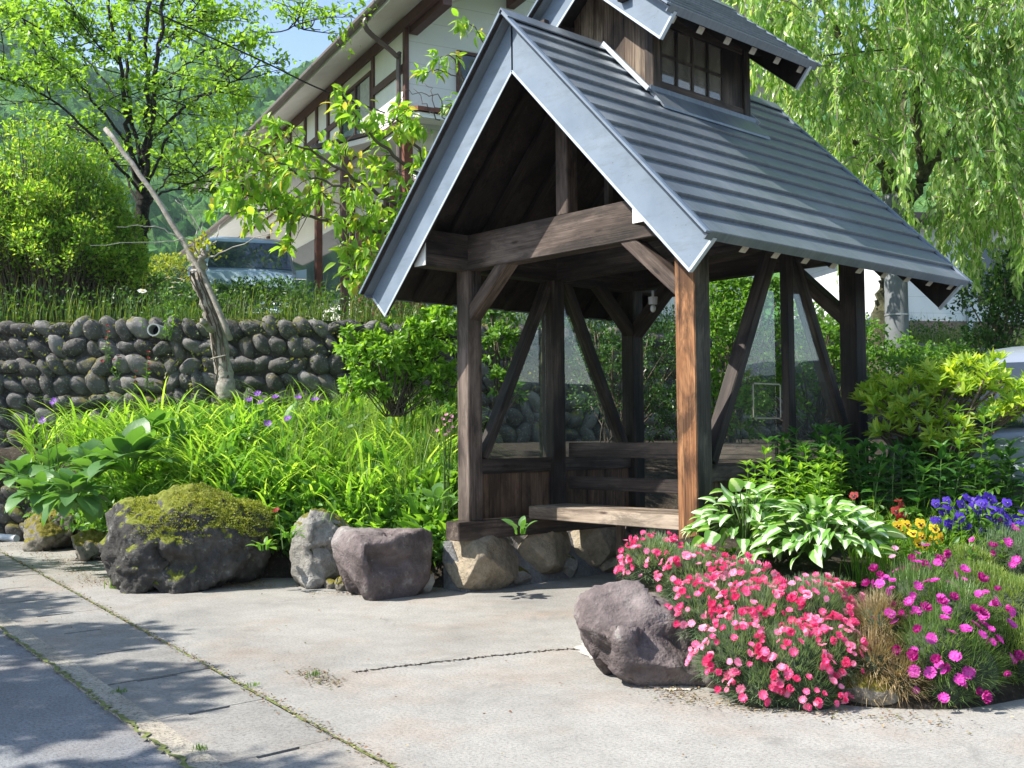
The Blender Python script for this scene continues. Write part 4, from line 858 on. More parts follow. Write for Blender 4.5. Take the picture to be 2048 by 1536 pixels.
car('pale blue minivan facing the road, on the terrace in front of the house', vb, rr_+.30, paint('pale_blue_paint', (.30, .40, .46)), (4.3, 1.68, 1.82), True)
cb = at(2150, 760, 9.9); cb[2] = .28
car('silvery van cut off by the right edge, behind the yellow-green shrub', cb, rr_-.55, paint('silver_blue_paint', (.26, .29, .35)), (3.7, 1.6, 1.98), True, True)

# ================================================================= FORESTED MOUNTAIN
def hill_h(th, D):
    f = np.clip((D-150)/370, 0, 1.25); r = 176*f**1.12*(1+.05*np.sin(th*9+1)+.03*np.sin(th*23)) ; r -= np.clip(D-520, 0, 999)*.5
    g = 9*np.sin(th*38+D*.012)*f+5*np.sin(th*71-D*.02)*f
    return np.maximum(r*(1.0-.10*np.clip(th-.0, 0, 1))+g, 0)-1
th = np.linspace(-1.15, 1.0, 150); DD = np.linspace(140, 700, 60); TH, DG = np.meshgrid(th, DD); dirx = math.sin(YAW)*np.cos(TH)+math.cos(YAW)*np.sin(TH); diry = math.cos(YAW)*np.cos(TH)-math.sin(YAW)*np.sin(TH)
V = np.stack([CP[0]+dirx*DG, CP[1]+diry*DG, hill_h(TH, DG)], -1).reshape(-1, 3); n = 150
F = np.array([(i*n+j, i*n+j+1, (i+1)*n+j+1, (i+1)*n+j) for i in range(59) for j in range(149)])
M['forest'] = plain('forest_floor', (.02, .045, .015), .95, 0, .3, .05)
tag(obj('mountain', mesh('mountain', V, [F], True), M['forest']), kind='structure')
cp = []
for i in range(8):
    bm = bmesh.new(); bmesh.ops.create_icosphere(bm, subdivisions=2, radius=1)
    for v in bm.verts: v.co *= 1+.55*noise.fractal(v.co*1.6+Vector((i*9, 0, 0)), 1, 2, 3)
    cp.append((np.array([v.co[:] for v in bm.verts]), np.array([[v.index for v in f.verts] for f in bm.faces]))); bm.free()
def crowns(n, th0, th1, D0, D1, r0, r1, conif, name, mat, smooth=False):
    t = rng.uniform(th0, th1, n); D = np.sqrt(rng.uniform(D0**2, D1**2, n)); mb = MB(); r = rng.uniform(r0, r1, n); pick = rng.integers(0, 8, n)
    X_ = CP[0]+(math.sin(YAW)*np.cos(t)+math.cos(YAW)*np.sin(t))*D; Y_ = CP[1]+(math.cos(YAW)*np.cos(t)-math.sin(YAW)*np.sin(t))*D; Z_ = hill_h(t, D)
    for k in range(8):
        m = pick == k; nm = m.sum()
        if not nm: continue
        tv, tf = cp[k]; S = np.stack([r[m], r[m], r[m]*(1.9 if conif else rng.uniform(.8, 1.25, nm))], -1)
        Vv = tv[None]*S[:, None]; 
        if conif: tap = np.clip(1.05-.5*(tv[:, 2]+1), .05, 1); Vv = Vv*np.stack([tap, tap, np.ones_like(tap)], -1)[None]
        Vv = Vv+np.stack([X_[m], Y_[m], Z_[m]+r[m]*(1.5 if conif else .75)], -1)[:, None]
        mb.add(Vv.reshape(-1, 3), [(tf[None]+(np.arange(nm)*len(tv))[:, None, None]).reshape(-1, 3)])
    tag(mb.build(name, mat, smooth=smooth), kind='stuff')
def forestmat(name, cols):
    t = NT(name); g = t.n('ShaderNodeNewGeometry'); v = t.coord('Object'); n = len(cols); big_ = t.noise(v, .022, 4, .6)
    c = t.ramp(t.math('MULTIPLY_ADD', g.outputs['Random Per Island'], .5, t.math('MULTIPLY', big_, .75)), [(.2+.7*i/(n-1), k) for i, k in enumerate(cols)])
    f = t.noise(v, 1.1, 4, .8); c = t.mix(.75, c, t.ramp(f, [(.32, (.35,)*3), (.62, (1.25,)*3)]), 'MULTIPLY')
    return t.pbr(c, .95, 0, t.bump(f, 1.0, 1.2), .05)
crowns(15000, -.56, .02, 165, 600, 2.6, 6.2, False, 'mountain_forest', forestmat('broadleaf_forest', [(.03, .10, .03), (.06, .17, .04), (.10, .24, .055), (.16, .30, .08)]))
crowns(4500, -1.1, -.56, 170, 600, 4, 8, False, 'mountain_forest', bpy.data.materials['broadleaf_forest'])
crowns(4000, .02, .95, 170, 600, 4, 8, False, 'mountain_forest', bpy.data.materials['broadleaf_forest'])
crowns(1500, -.40, -.17, 180, 330, 2.2, 3.4, True, 'conifer_stand', forestmat('dark_conifers', [(.02, .055, .03), (.03, .075, .035), (.045, .10, .045)]))

# ================================================================= TREES AND SHRUBS
def twigset(path, n, L, spread=.9, t0=.15, up=0., flat=1., sub=3, r=.010, subL=.5, droop=0., jit=.012):
    """side twigs off a limb; returns list of (pts, radii) and the twig tips with directions"""
    P = np.asarray(path); T = nrm(np.gradient(P, axis=0)); out = []; tips = []
    for k in range(n):
        i = min(len(P)-1, int((t0+(1-t0)*random.random()**.8)*(len(P)-1))); d = T[i]*.6+rvec(1)[0]*spread; d[2] = d[2]*flat+up; d = nrm(d); l = L*random.uniform(.5, 1.1)
        q = [P[i]]; 
        for j in range(6): d = nrm(d+rng.normal(0, .14, 3)*[1, 1, flat]+[0, 0, -droop]); q.append(q[-1]+d*l/6)
        q = np.array(q); out.append((q, np.linspace(r, r*.35, len(q)))); tips.append((q[-1], d))
        for m in range(sub):
            j = random.randint(1, 5); e = nrm(d*.7+rvec(1)[0]*spread*[1, 1, flat]+[0, 0, up]); w = [q[j]]; l2 = l*subL*random.uniform(.5, 1.1)
            for _ in range(4): e = nrm(e+rng.normal(0, .15, 3)*[1, 1, flat]+[0, 0, -droop]); w.append(w[-1]+e*l2/4)
            w = np.array(w); out.append((w, np.linspace(r*.55, r*.25, len(w)))); tips.append((w[-1], e)); tips.append((w[2], e))
    return out, tips
def tufts(mb, tips, n, S, T, spread=.7, droop=.3, reach=.12, flat=None):
    if not tips: return
    B = np.repeat(np.array([t[0] for t in tips]), n, 0); D = np.repeat(np.array([t[1] for t in tips]), n, 0); k = len(B)
    P = B+rng.normal(0, reach, (k, 3))*([1, 1, .5] if flat else 1); d = nrm(D*.5+rvec(k)*spread+[0, 0, -droop]); N = nrm(rvec(k)*(.35 if flat else .7)+[0, 0, 1])
    leaves(mb, P, d, N, rng.uniform(.65, 1.2, k)*S, T)
def limb(pts, r0, r1, n=6, jit=.015):
    P = smoothpath([at(*p) for p in pts], n, jit); return P, np.linspace(r0, r1, len(P))**1.0
M['lf_maple'] = leafmat('bright_young_leaves', [(.12, .24, .03), (.18, .33, .04), (.25, .42, .05), (.15, .28, .04)], .5)
# ---- the tall multi-stemmed tree on the left
t1 = empty('deciduous_tree', tuple(at(280, 590, 19.5))); tag(t1, 'tall multi-stemmed tree with layered bright green leaves at the left, on the terrace', 'tree')
limbs = []; spec = [([(281, 640, 19.5), (280, 520, 19.5), (284, 440, 19.5), (285, 375, 19.5)], .19, .155),
 ([(284, 400, 19.5), (262, 310, 19.4), (250, 220, 19.3), (236, 110, 19.2), (205, -40, 19)], .10, .03), ([(285, 385, 19.5), (290, 300, 19.6), (297, 200, 19.7), (292, 90, 19.8), (300, -50, 20)], .10, .04),
 ([(286, 385, 19.4), (305, 250, 19.2), (312, 140, 19.0), (322, 40, 19), (325, -50, 19)], .085, .035), ([(282, 330, 19.5), (255, 180, 20), (255, 60, 20.2), (248, -50, 20.4)], .07, .03),
 ([(286, 300, 19.5), (345, 235, 19), (400, 195, 18.6), (455, 172, 18.2), (520, 125, 17.8)], .05, .012), ([(290, 380, 19.5), (320, 310, 19.2), (350, 240, 19.8), (370, 120, 20.3), (390, 20, 20.6)], .05, .012),
 ([(280, 340, 19.5), (220, 240, 19.2), (150, 160, 18.8), (60, 60, 18.4), (20, 10, 18)], .05, .012), ([(278, 380, 19.4), (210, 300, 18.6), (130, 220, 18), (40, 170, 17.6), (-60, 130, 17)], .05, .012),
 ([(283, 420, 19.5), (235, 330, 20.2), (160, 260, 21), (60, 235, 21.5)], .045, .012), ([(290, 400, 19.5), (345, 380, 19), (410, 350, 18.5), (460, 290, 18.2)], .04, .01), ([(285, 430, 19.5), (330, 360, 20), (380, 335, 20.6), (440, 260, 21)], .035, .01),
 ([(270, 260, 19.6), (200, 150, 20), (120, 60, 20.5), (90, -20, 21)], .04, .012), ([(300, 200, 19.4), (370, 130, 19), (440, 90, 18.6), (560, 60, 18.2), (640, 55, 18)], .035, .01), ([(305, 120, 19.2), (350, 60, 19), (400, 0, 18.8)], .03, .01), ([(240, 130, 19.2), (180, 70, 19), (130, 0, 18.8)], .03, .01)]
ch = []; tips = []
for i, (p, a, b) in enumerate(spec):
    P, R_ = limb(p, a*(.72 if i == 0 else .6), b*.8, 6, .02); ch.append((P, R_))
    if i: o_, t_ = twigset(P, 13 if i > 4 else 10, 1.15, .9, .28, .08, .35, 4, .012, .55); ch += o_; tips += t_
tubes(ch, 7).build('trunk', M['bark_dark'], t1, smooth=True)
mb = MB(); tips = [t for t in tips if random.random() < .60]; tufts(mb, tips, 12, .115, T_OVAL, .9, .10, .12, True); mb.build('crown', M['lf_maple'], t1)
# ---- big fine-leaved yellow-green bush, far left
def blob_bush(name, label, cat, blobs, nleaf, S, T, mat, barkm='twig', group=None, shell=.62, droop=.15, inner=.25, stems=10, spiky=0., up=.2, flat_n=.8):
    c0_ = V3(*blobs[0][0]); base = min(b[0][2]-b[1][2] for b in blobs); g = V3(c0_[0], c0_[1], base)
    e = empty(name, tuple(g)); tag(e, label, cat, group); mb = MB(); vol = np.array([b[1][0]*b[1][1]+b[1][2]*b[1][0] for b in blobs]); vol = vol/vol.sum(); ch = []
    for (c_, r_), f in zip(blobs, vol):
        c_ = V3(*c_); r_ = V3(*r_); k = int(nleaf*f); nc = max(6, k//22); d = rvec(nc); d[:, 2] = np.where(d[:, 2] < -.5, -d[:, 2], d[:, 2])
        rad = np.where(rng.random(nc) < inner, rng.uniform(.2, .8, nc), rng.uniform(.75, 1.08, nc)); rad *= 1+.38*np.array([noise.noise(Vector(q*2.3+c_)) for q in d])
        C_ = c_+d*rad[:, None]*r_; cl = np.repeat(np.arange(nc), 22)[:k]; P = C_[cl]+rng.normal(0, 1, (len(cl), 3))*r_.mean()*.10+(d[cl]*rng.uniform(0, spiky, (len(cl), 1)) if spiky else 0)
        D = nrm(d[cl]*.8+rvec(len(cl))*.9+[0, 0, up-droop]); N = nrm(rvec(len(cl))+[0, 0, flat_n]+d[cl]*.5); leaves(mb, P, D, N, rng.uniform(.6, 1.15, len(cl))*S, T)
        for _ in range(stems):
            i = random.randrange(nc); a = g+rng.normal(0, .1, 3)*[1, 1, 0]*r_.mean()*2; m = (a+C_[i])/2+rng.normal(0, .1, 3)*r_.mean(); ch.append((smoothpath([a, m, C_[i]], 4), [.018*max(.4, r_.mean())]*9))
    tubes(ch, 5).build('stems', M[barkm], e, smooth=True); mb.build('foliage', mat, e); return e
def bl(x, y, D, rx, ry=None, rz=None): return (at(x, y, D), (rx, ry or rx, rz or rx))
M['lf_lime'] = leafmat('lime_small_leaves', [(.11, .25, .03), (.20, .38, .04), (.31, .48, .05), (.32, .38, .08), (.09, .21, .03), (.38, .52, .09)], .5)
def shoot_bush(name, lab, centres, n, S, mat, grp=None):
    g = centres[0][0]; e = empty(name, tuple(g)); tag(e, lab, 'bush', grp); mb = MB(); ch = []; w_ = np.array([c[2] for c in centres]); w_ = w_/w_.sum()
    for i in range(n):
        c_, R_, H_ = centres[rng.choice(len(centres), p=w_)]; a = random.uniform(0, 6.28); r = math.sqrt(random.random()); hd = V3(math.cos(a), math.sin(a), 0); b_ = c_+hd*R_*.25*r
        top = c_+hd*R_*r*random.uniform(.85, 1.15)+[0, 0, H_*(1-.55*r*r)*random.uniform(.72, 1.12)]; q = smoothpath([b_, (b_+top)/2+[0, 0, .18*H_*r]+rng.normal(0, .05, 3), top, top+hd*.12*r+[0, 0, .10+rng.normal(0, .08)]], 7, .008); ch.append((q, np.linspace(.012, .003, len(q))))
        if True:
            m = 62; j = (len(q)-1)*(1-rng.random(m)**1.6*.75); j0 = np.clip(j.astype(int), 0, len(q)-2); P = q[j0]+(q[j0+1]-q[j0])*(j-j0)[:, None]; tw = rvec(m)*rng.uniform(0, .16, (m, 1)); leaves(mb, P+tw, nrm(tw+rvec(m)*.04)+[0, 0, .5], rvec(m)+[0, 0, .7], rng.uniform(.6, 1.25, m)*S, T_TWO)
    tubes(ch, 4).build('stems', M['twig'], e); mb.build('foliage', mat, e); return e
gz = lambda x, D: at(x, 585, D)*[1, 1, 0]+[0, 0, ZT-.05]
shoot_bush('broad_bush', 'big feathery yellow-green bush at the far left, on top of the stone wall', [(gz(60, 17.7), 1.25, 3.15), (gz(-70, 17.6), 1.2, 3.0), (gz(170, 17.9), .75, 2.8), (gz(110, 17.5), 1.0, 2.4), (gz(225, 18.1), .45, 2.2)], 1000, .075, M['lf_lime'])
blob_bush('golden_bush', 'small golden-green bush beyond the tree trunk, next to the pale blue minivan', 'bush', [bl(325, 545, 24, .5, .6, .36), bl(395, 535, 24, .3, .4, .3), bl(300, 570, 24, .45)], 3200, .08, T_TWO, leafmat('golden_leaves', [(.24, .30, .04), (.32, .36, .06), (.16, .25, .03)], .45))
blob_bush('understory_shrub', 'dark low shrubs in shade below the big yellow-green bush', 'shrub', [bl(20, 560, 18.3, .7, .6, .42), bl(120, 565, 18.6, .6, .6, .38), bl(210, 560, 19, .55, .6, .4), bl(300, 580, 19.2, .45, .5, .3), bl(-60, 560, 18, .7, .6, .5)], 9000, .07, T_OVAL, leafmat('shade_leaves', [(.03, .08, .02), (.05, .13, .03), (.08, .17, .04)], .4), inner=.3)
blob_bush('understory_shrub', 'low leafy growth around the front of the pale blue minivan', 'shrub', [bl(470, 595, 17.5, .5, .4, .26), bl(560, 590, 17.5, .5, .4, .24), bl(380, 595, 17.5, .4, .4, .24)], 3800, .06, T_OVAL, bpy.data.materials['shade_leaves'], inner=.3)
# ---- pruned old trunk with a propping pole and dry twigs
ot = empty('pruned_trunk', tuple(at(452, 790, 14.6))); tag(ot, 'old pruned trunk with peeling bark and rope, leaning in front of the stone wall', 'tree')
ch = []
main = [(455, 800, 14.6), (447, 740, 14.6), (434, 660, 14.6), (412, 600, 14.5), (398, 552, 14.5), (397, 525, 14.5)]
P, R_ = limb(main, .12, .09, 8, .008); R_ = R_*(1+.12*np.sin(np.linspace(0, 19, len(R_)))); ch.append((P, R_))
for off in (-1, 1):
    ch.append((P+RT*off*.05+rng.normal(0, .008, P.shape), R_*.6))
ch.append(limb([(398, 545, 14.5), (385, 515, 14.5), (374, 490, 14.5)], .06, .045, 4)); ch.append(limb([(399, 545, 14.5), (408, 520, 14.4), (412, 500, 14.4)], .055, .05, 4)); ch.append(limb([(425, 660, 14.4), (410, 648, 14.25), (405, 640, 14.2)], .05, .04, 3))
tubes(ch, 10).build('trunk', M['bark_pale'], ot, smooth=True)
ch = []
for p in ([(395, 520, 14.5), (350, 470, 14.4), (300, 452, 14.3), (235, 452, 14.2)], [(398, 518, 14.5), (410, 480, 14.6), (380, 430, 14.6), (350, 400, 14.6)], [(402, 520, 14.5), (380, 480, 14.2), (330, 482, 14), (180, 490, 13.8)], [(404, 515, 14.5), (430, 480, 14.4), (440, 450, 14.5)], [(400, 520, 14.5), (396, 470, 14.4), (375, 420, 14.3), (355, 395, 14.3)], [(405, 520, 14.5), (450, 500, 14.2), (560, 460, 14)], [(400, 520, 14.5), (405, 470, 14.5), (400, 430, 14.5)]):
    ch.append(limb(p, .012, .004, 5, .012))
tubes(ch, 5).build('dry_twigs', M['twig_pale'], ot)
ch = []
for k in range(2):
    s = random.randint(2, len(P)-4); c_ = P[s]; a = np.linspace(0, 6.4, 16); rr = R_[s]*1.45; ch.append((np.stack([c_[0]+rr*np.cos(a), c_[1]+rr*np.sin(a), c_[2]+.03*np.sin(a+k)+.01*a], -1), [.008]*16))
tubes(ch, 5).build('rope', plain('grey_rope', (.33, .30, .25), .9), ot)
ch = []
for k in range(9):
    i = random.uniform(-.12, .12); ch.append((smoothpath([P[3]+RT*i+[0, 0, -.3], P[15]+RT*i*.8-FW*.12, P[-8]+RT*(i*.7+random.uniform(-.03, .03))-FW*.14], 8, .012), [.009]*17))
tubes(ch, 5).build('creeper_stem', M['twig'], ot)
mb = MB(); tufts(mb, [(at(x, y, 14.4), UP) for x, y in ((392, 505), (405, 492), (415, 500), (400, 488), (425, 515), (385, 495), (408, 482))], 16, .07, T_OVAL, .8, -.4, .06); mb.build('sprouts', leafmat('fresh_sprouts', [(.26, .32, .04), (.38, .34, .05), (.2, .28, .03)], .5), ot)
sp = tubes([limb([(210, 257, 14.6), (300, 378, 14.5), (399, 540, 14.4), (462, 680, 14.35)], .032, .038, 5, .004)], 8).build('propping_pole', M['bark_pale'], smooth=True)
tag(sp, 'long bare grey pole leaning over the pruned trunk', 'pole')
# ---- cherry tree behind the pavilion, its boughs reaching left in front of the house
M['lf_cherry'] = leafmat('cherry_leaves', [(.14, .28, .03), (.18, .35, .04), (.24, .42, .05), (.28, .44, .06), (.19, .33, .04), (.22, .40, .05), (.25, .40, .05), (.34, .30, .08)], .5, .38)
ct = empty('cherry_tree', tuple(at(1095, 900, 13.6))); tag(ct, 'cherry tree with big drooping light green leaves, its mossy trunk behind the pavilion', 'tree')
tk = tubes([limb([(1098, 980, 13.6), (1096, 800, 13.6), (1098, 640, 13.6), (1080, 520, 13.6), (1040, 380, 13.6)], .12, .09, 6, .012)], 10).build('trunk', M['bark_moss'], ct, smooth=True)
ch = []; tips = []
for p, a, b, nt_, L_ in (([(1080, 520, 13.6), (960, 470, 13.7), (860, 440, 13.6), (760, 390, 13.3), (650, 320, 13), (560, 265, 12.8)], .05, .008, 16, .55),
  ([(1040, 500, 13.6), (900, 480, 13.8), (780, 470, 13.6), (660, 440, 13.3), (560, 420, 13), (450, 425, 12.8)], .045, .007, 17, .55), ([(1000, 450, 13.7), (880, 380, 13.5), (800, 320, 13.2), (730, 260, 13), (690, 225, 12.9)], .04, .007, 12, .5),
  ([(1060, 560, 13.6), (930, 560, 13.5), (800, 530, 13.2), (700, 505, 13)], .035, .007, 9, .45), ([(900, 480, 13.8), (800, 430, 13.3), (700, 380, 12.9), (600, 350, 12.7), (500, 340, 12.6)], .03, .006, 12, .5), ([(880, 400, 13.5), (840, 300, 13.2), (800, 250, 13.1), (770, 235, 13)], .025, .006, 10, .4),
  ([(860, 440, 13.6), (760, 440, 13.9), (660, 400, 14), (580, 310, 14)], .025, .006, 10, .5), ([(880, 470, 13.4), (850, 400, 13), (820, 350, 12.8)], .02, .006, 8, .45), ([(960, 380, 13.6), (850, 470, 12.9), (760, 520, 12.6), (690, 540, 12.5)], .02, .005, 8, .4), ([(900, 480, 13.8), (850, 520, 13), (830, 540, 12.9)], .02, .005, 5, .35), ([(600, 350, 12.7), (520, 300, 12.6), (470, 290, 12.5)], .014, .005, 5, .35), ([(560, 420, 13), (500, 395, 12.8), (440, 345, 12.7)], .014, .005, 5, .35)):
    P, R_ = limb(p, a, b, 6, .02); ch.append((P, R_)); o_, t_ = twigset(P, nt_, L_, .8, .30, .05, .6, 2, .006, .5, .03); ch += o_; tips += t_; tips.append((P[-1], nrm(P[-1]-P[-3])))
tips = [t for t in tips if random.random() < .42]
for p in ([(1100, 300, 13.8), (1000, 230, 13.8), (930, 170, 13.6), (880, 140, 13.5), (850, 145, 13.5)], [(1050, 200, 13.8), (985, 120, 13.7), (955, 60, 13.6), (925, 45, 13.5)], [(930, 170, 13.6), (905, 115, 13.5), (880, 115, 13.5)], [(1000, 260, 13.8), (960, 225, 13.6), (900, 205, 13.4)]):
    P, R_ = limb(p, .014, .004, 6, .01); ch.append((P, R_)); tips += [(P[-1], nrm(P[-1]-P[-3]))]*2+[(P[-7], RT)]
for p in ([(900, 250, 13.3), (870, 200, 13.2), (850, 165, 13.2)], [(880, 240, 13.2), (850, 215, 13), (835, 175, 13)], [(905, 230, 13.2), (860, 190, 13.1), (800, 182, 13)], [(720, 500, 12.8), (690, 530, 12.7), (660, 525, 12.7)], [(680, 480, 12.9), (700, 520, 12.8), (690, 545, 12.8)]): ch.append(limb(p, .009, .003, 5, .02))
tubes(ch, 6).build('boughs', M['twig'], ct, smooth=True)
mb = MB(); tufts(mb, tips, 8, .16, T_DROOP, .85, .5, .05); mb.build('crown', M['lf_cherry'], ct)
# ---- weeping tree on the right
wt = empty('weeping_tree', tuple(at(1790, 760, 15.5))); tag(wt, 'large weeping tree with long hanging leafy strands filling the upper right', 'tree')
ch = []; arches = []
for p, a, b in (([(1770, 800, 15.6), (1768, 660, 15.6), (1785, 560, 15.6), (1795, 470, 15.6), (1790, 400, 15.6)], .20, .16), ([(1790, 430, 15.6), (1770, 330, 15.4), (1740, 230, 15.2), (1700, 120, 15), (1640, 0, 14.8)], .12, .04), ([(1792, 430, 15.6), (1830, 380, 15.5), (1850, 320, 15.4), (1830, 220, 15.2), (1850, 90, 15), (1830, -60, 15)], .12, .05),
  ([(1840, 360, 15.5), (1900, 270, 15.2), (1960, 180, 15), (2040, 90, 14.8)], .07, .03), ([(1780, 360, 15.4), (1720, 290, 15), (1650, 260, 14.6), (1600, 300, 14.3)], .045, .012), ([(1850, 320, 15.4), (1930, 320, 15), (2020, 330, 14.7), (2100, 330, 14.5)], .045, .02), ([(1800, 300, 15.4), (1800, 150, 16), (1700, 20, 16.3)], .06, .03)):
    P, R_ = limb(p, a, b, 7, .02); ch.append((P, R_)); arches.append(P)
tubes(ch, 10).build('trunk', M['bark_moss'], wt, smooth=True)
ch = []; tp = []; mb = MB(); T_WEEP = t_leaf(.145, .3, .08, 4)
def strand(p0, L_, side):
    d = nrm(side+[0, 0, .35]); q = [p0]; st = .085
    for j in range(int(L_/st)): d = nrm(d*.86+V3(0, 0, -.23)+rng.normal(0, .05, 3)); q.append(q[-1]+d*st)
    return np.array(q)
starts = []
for k in range(820):
    y = random.uniform(-330, 430); x0_ = 1470+max(0, (y-20))*.58; x = random.uniform(x0_, 2150)
    if (y > 320 and (x < 1720 or 1770 < x < 1880)) or (y > 130 and 1745 < x < 1870 and random.random() < .75): continue
    D_ = random.choice([12.9, 13.6, 14.4, 15.2, 16.2, 17.4])+random.uniform(-.4, .4); 
    starts.append(at(x, y, D_))
for s in starts:
    sd = nrm(RT*rng.normal()*1+FW*rng.normal())*.9; q = strand(s-sd*.25, random.uniform(.7, 1.9), sd); zmin = at(0, 600, 15)[2]
    q = q[:max(4, int(np.sum(q[:, 2] > zmin-.1)))]; ch.append((q, np.linspace(.009, .003, len(q)))); n = len(q)
    i = np.repeat(np.arange(1, n), 4); P = q[i]+rng.normal(0, .03, (len(i), 3)); T = nrm(np.gradient(q, axis=0))[i]; D = nrm(T*.5+rvec(len(i))*.55+[0, 0, -.6]); leaves(mb, P, D, rvec(len(i))+[0, 0, .3], rng.uniform(.09, .155, len(i)), T_WEEP)
tubes(ch, 4).build('hanging_twigs', plain('pale_brown_twig', (.22, .17, .13), .8), wt)
mb.build('crown', leafmat('weeping_leaves', [(.14, .27, .05), (.22, .38, .08), (.32, .46, .14), (.46, .56, .30)], .5, .3), wt)
# ---- shrubs in front of the wall, behind the pavilion
M['lf_mid'] = leafmat('mid_green_leaves', [(.07, .17, .025), (.11, .24, .035), (.16, .31, .04)], .45); M['lf_dark'] = leafmat('dark_evergreen_leaves', [(.025, .08, .02), (.05, .13, .03), (.09, .18, .04)], .3, .35)
M['lf_fresh'] = leafmat('fresh_shrub_leaves', [(.13, .27, .03), (.20, .38, .04), (.27, .45, .06), (.10, .21, .03)], .5, .38)
blob_bush('leafy_shrub', 'light green leafy shrub between the pruned trunk and the left front post', 'shrub', [bl(790, 730, 12.3, .48, .5, .36), bl(735, 700, 12.2, .26, .3, .2), bl(850, 690, 12.4, .32, .4, .36), bl(880, 640, 12.6, .2, .3, .16), bl(720, 780, 12, .2, .3, .22), bl(870, 780, 12.3, .3, .3, .3)], 4600, .095, T_OVAL, M['lf_fresh'], inner=.35, droop=.3)
blob_bush('dark_shrub', 'mid green shrub seen between the left front post and its brace', 'shrub', [bl(1000, 700, 12.6, .24, .3, .3), bl(985, 640, 12.8, .2, .3, .14), bl(1010, 780, 12.4, .2, .3, .25)], 1500, .07, T_OVAL, M['lf_mid'])
blob_bush('dark_shrub', 'dense dark green shrub framed between the two rear left posts', 'shrub', [bl(1225, 780, 14.6, .55, .5, .7), bl(1200, 700, 14.6, .35, .4, .3), bl(1330, 720, 14.2, .5, .4, .5), bl(1330, 850, 14, .5, .4, .5)], 7000, .055, T_TWO, M['lf_dark'])
blob_bush('leafy_shrub', 'fresh green shrub seen through the pavilion right of the orange-brown post', 'shrub', [bl(1450, 700, 13.2, .42, .4, .65), bl(1470, 600, 13.4, .42, .4, .28), bl(1440, 830, 13, .4, .4, .5), bl(1530, 590, 13.8, .3, .3, .2)], 6000, .075, T_OVAL, M['lf_mid'])
blob_bush('leafy_shrub', 'green shrub with small leaves behind the right rear post, near the concrete pole', 'shrub', [bl(1620, 720, 13.5, .6, .5, .6), bl(1790, 760, 12.6, .55, .5, .42), bl(1700, 690, 13, .35, .4, .4), bl(1560, 800, 13.5, .5, .4, .5), bl(1880, 740, 13.5, .45, .4, .3)], 9000, .065, T_OVAL, M['lf_mid'])
blob_bush('evergreen_shrub', 'dark evergreen bush at the right edge, behind the silvery van', 'shrub', [bl(1990, 620, 15, .48, .5, .6), bl(2070, 600, 15, .6, .5, .8), bl(1975, 700, 15, .4, .4, .3)], 7000, .07, T_OVAL, M['lf_dark'])
# a row of off-centre trees beside the road, out of the picture on the left, that shade the pavement
for k, (tx, ty, r_, zc) in enumerate(((-5.2, -9.2, 1.3, 6.2), (-2.9, -8.6, .75, 6.3), (-1.3, -9.6, 1.1, 6.4), (1.1, -9.4, .75, 6.0), (-8.5, -8.6, 1.5, 6.4), (.2, -11.0, .8, 6.6), (-3.8, -10.9, 1.0, 6.2))):
    e = empty('roadside_tree', (tx, ty, 0)); tag(e, 'roadside tree with a loose rounded crown across the road', 'tree', 'trees across the road')
    P = smoothpath([V3(tx, ty, 0), V3(tx+.2, ty-.1, 2.5), V3(tx, ty, zc)], 5); tubes([(P, np.linspace(.14, .05, len(P)))], 8).build('trunk', M['bark'], e, smooth=True)
    mb = MB(); k_ = int(1400*r_*r_); d = rvec(k_)*rng.uniform(.1, 1.0, (k_, 1))**.5*[r_, r_*1.0, r_*.7]+[tx, ty, zc]; leaves(mb, d, rvec(k_), rvec(k_)+[0, 0, 1], .19, T_OVAL); mb.build('crown', M['lf_mid'], e)

# ================================================================= LEFT BED PLANTS
def bedpts(n, x0, x1, D0, D1, ymax=None):
    out = []
    while len(out) < n:
        p = at(random.uniform(x0, x1), 900, random.uniform(D0, D1)); z = HB(p[0], p[1], None)
        if z is not None and (z > .2): out.append((p[0], p[1], z))
    return np.array(out)
M['lf_blade'] = leafmat('daylily_blades', [(.10, .23, .03), (.16, .32, .04), (.23, .41, .05), (.34, .50, .10)], .5, .35)
M['lf_broad'] = leafmat('broad_herb_leaves', [(.09, .21, .025), (.15, .31, .04), (.22, .40, .05)], .5, .35)
mb = MB()
C_ = bedpts(430, 40, 915, 11.2, 15.3)
k = 19; P = np.repeat(C_, k, 0)+rng.normal(0, .05, (len(C_)*k, 3))*[1, 1, 0]; n = len(P)
blades(mb, P, rng.uniform(0, 6.28, n), rng.uniform(.6, 1.1, n)*np.repeat(rng.uniform(.65, 1.35, len(C_)), k), rng.uniform(.024, .046, n), rng.uniform(.05, .5, n), rng.uniform(1.5, 2.9, n), 7)
tag(mb.build('daylily_grass', M['lf_blade']), 'mass of arching light green daylily leaves filling the left bed', kind='stuff')
mb = MB(); C_ = np.vstack([bedpts(330, 480, 915, 9.2, 12.3), bedpts(60, 30, 330, 11.6, 14)]); k = 16; P = np.repeat(C_, k, 0)+rng.normal(0, .07, (len(C_)*k, 3))*[1, 1, 0]; n = len(P); P[:, 2] += rng.uniform(0, .30, n)
leaves(mb, P, rvec(n)*.75+[0, 0, .75], rvec(n)+[0, 0, .6], rng.uniform(.16, .34, n), t_leaf(.15, .3, .06, 4))
C_ = np.vstack([bedpts(150, 330, 900, 9.4, 11.6), bedpts(70, 20, 330, 11.2, 13)]); P = np.repeat(C_, 30, 0)+rng.normal(0, .08, (len(C_)*30, 3))*[1, 1, .8]; n = len(P); P[:, 2] += rng.uniform(.05, .3, n); leaves(mb, P, rvec(n)+[0, 0, .3], rvec(n)+[0, 0, 1], rng.uniform(.03, .06, n), T_OVAL)
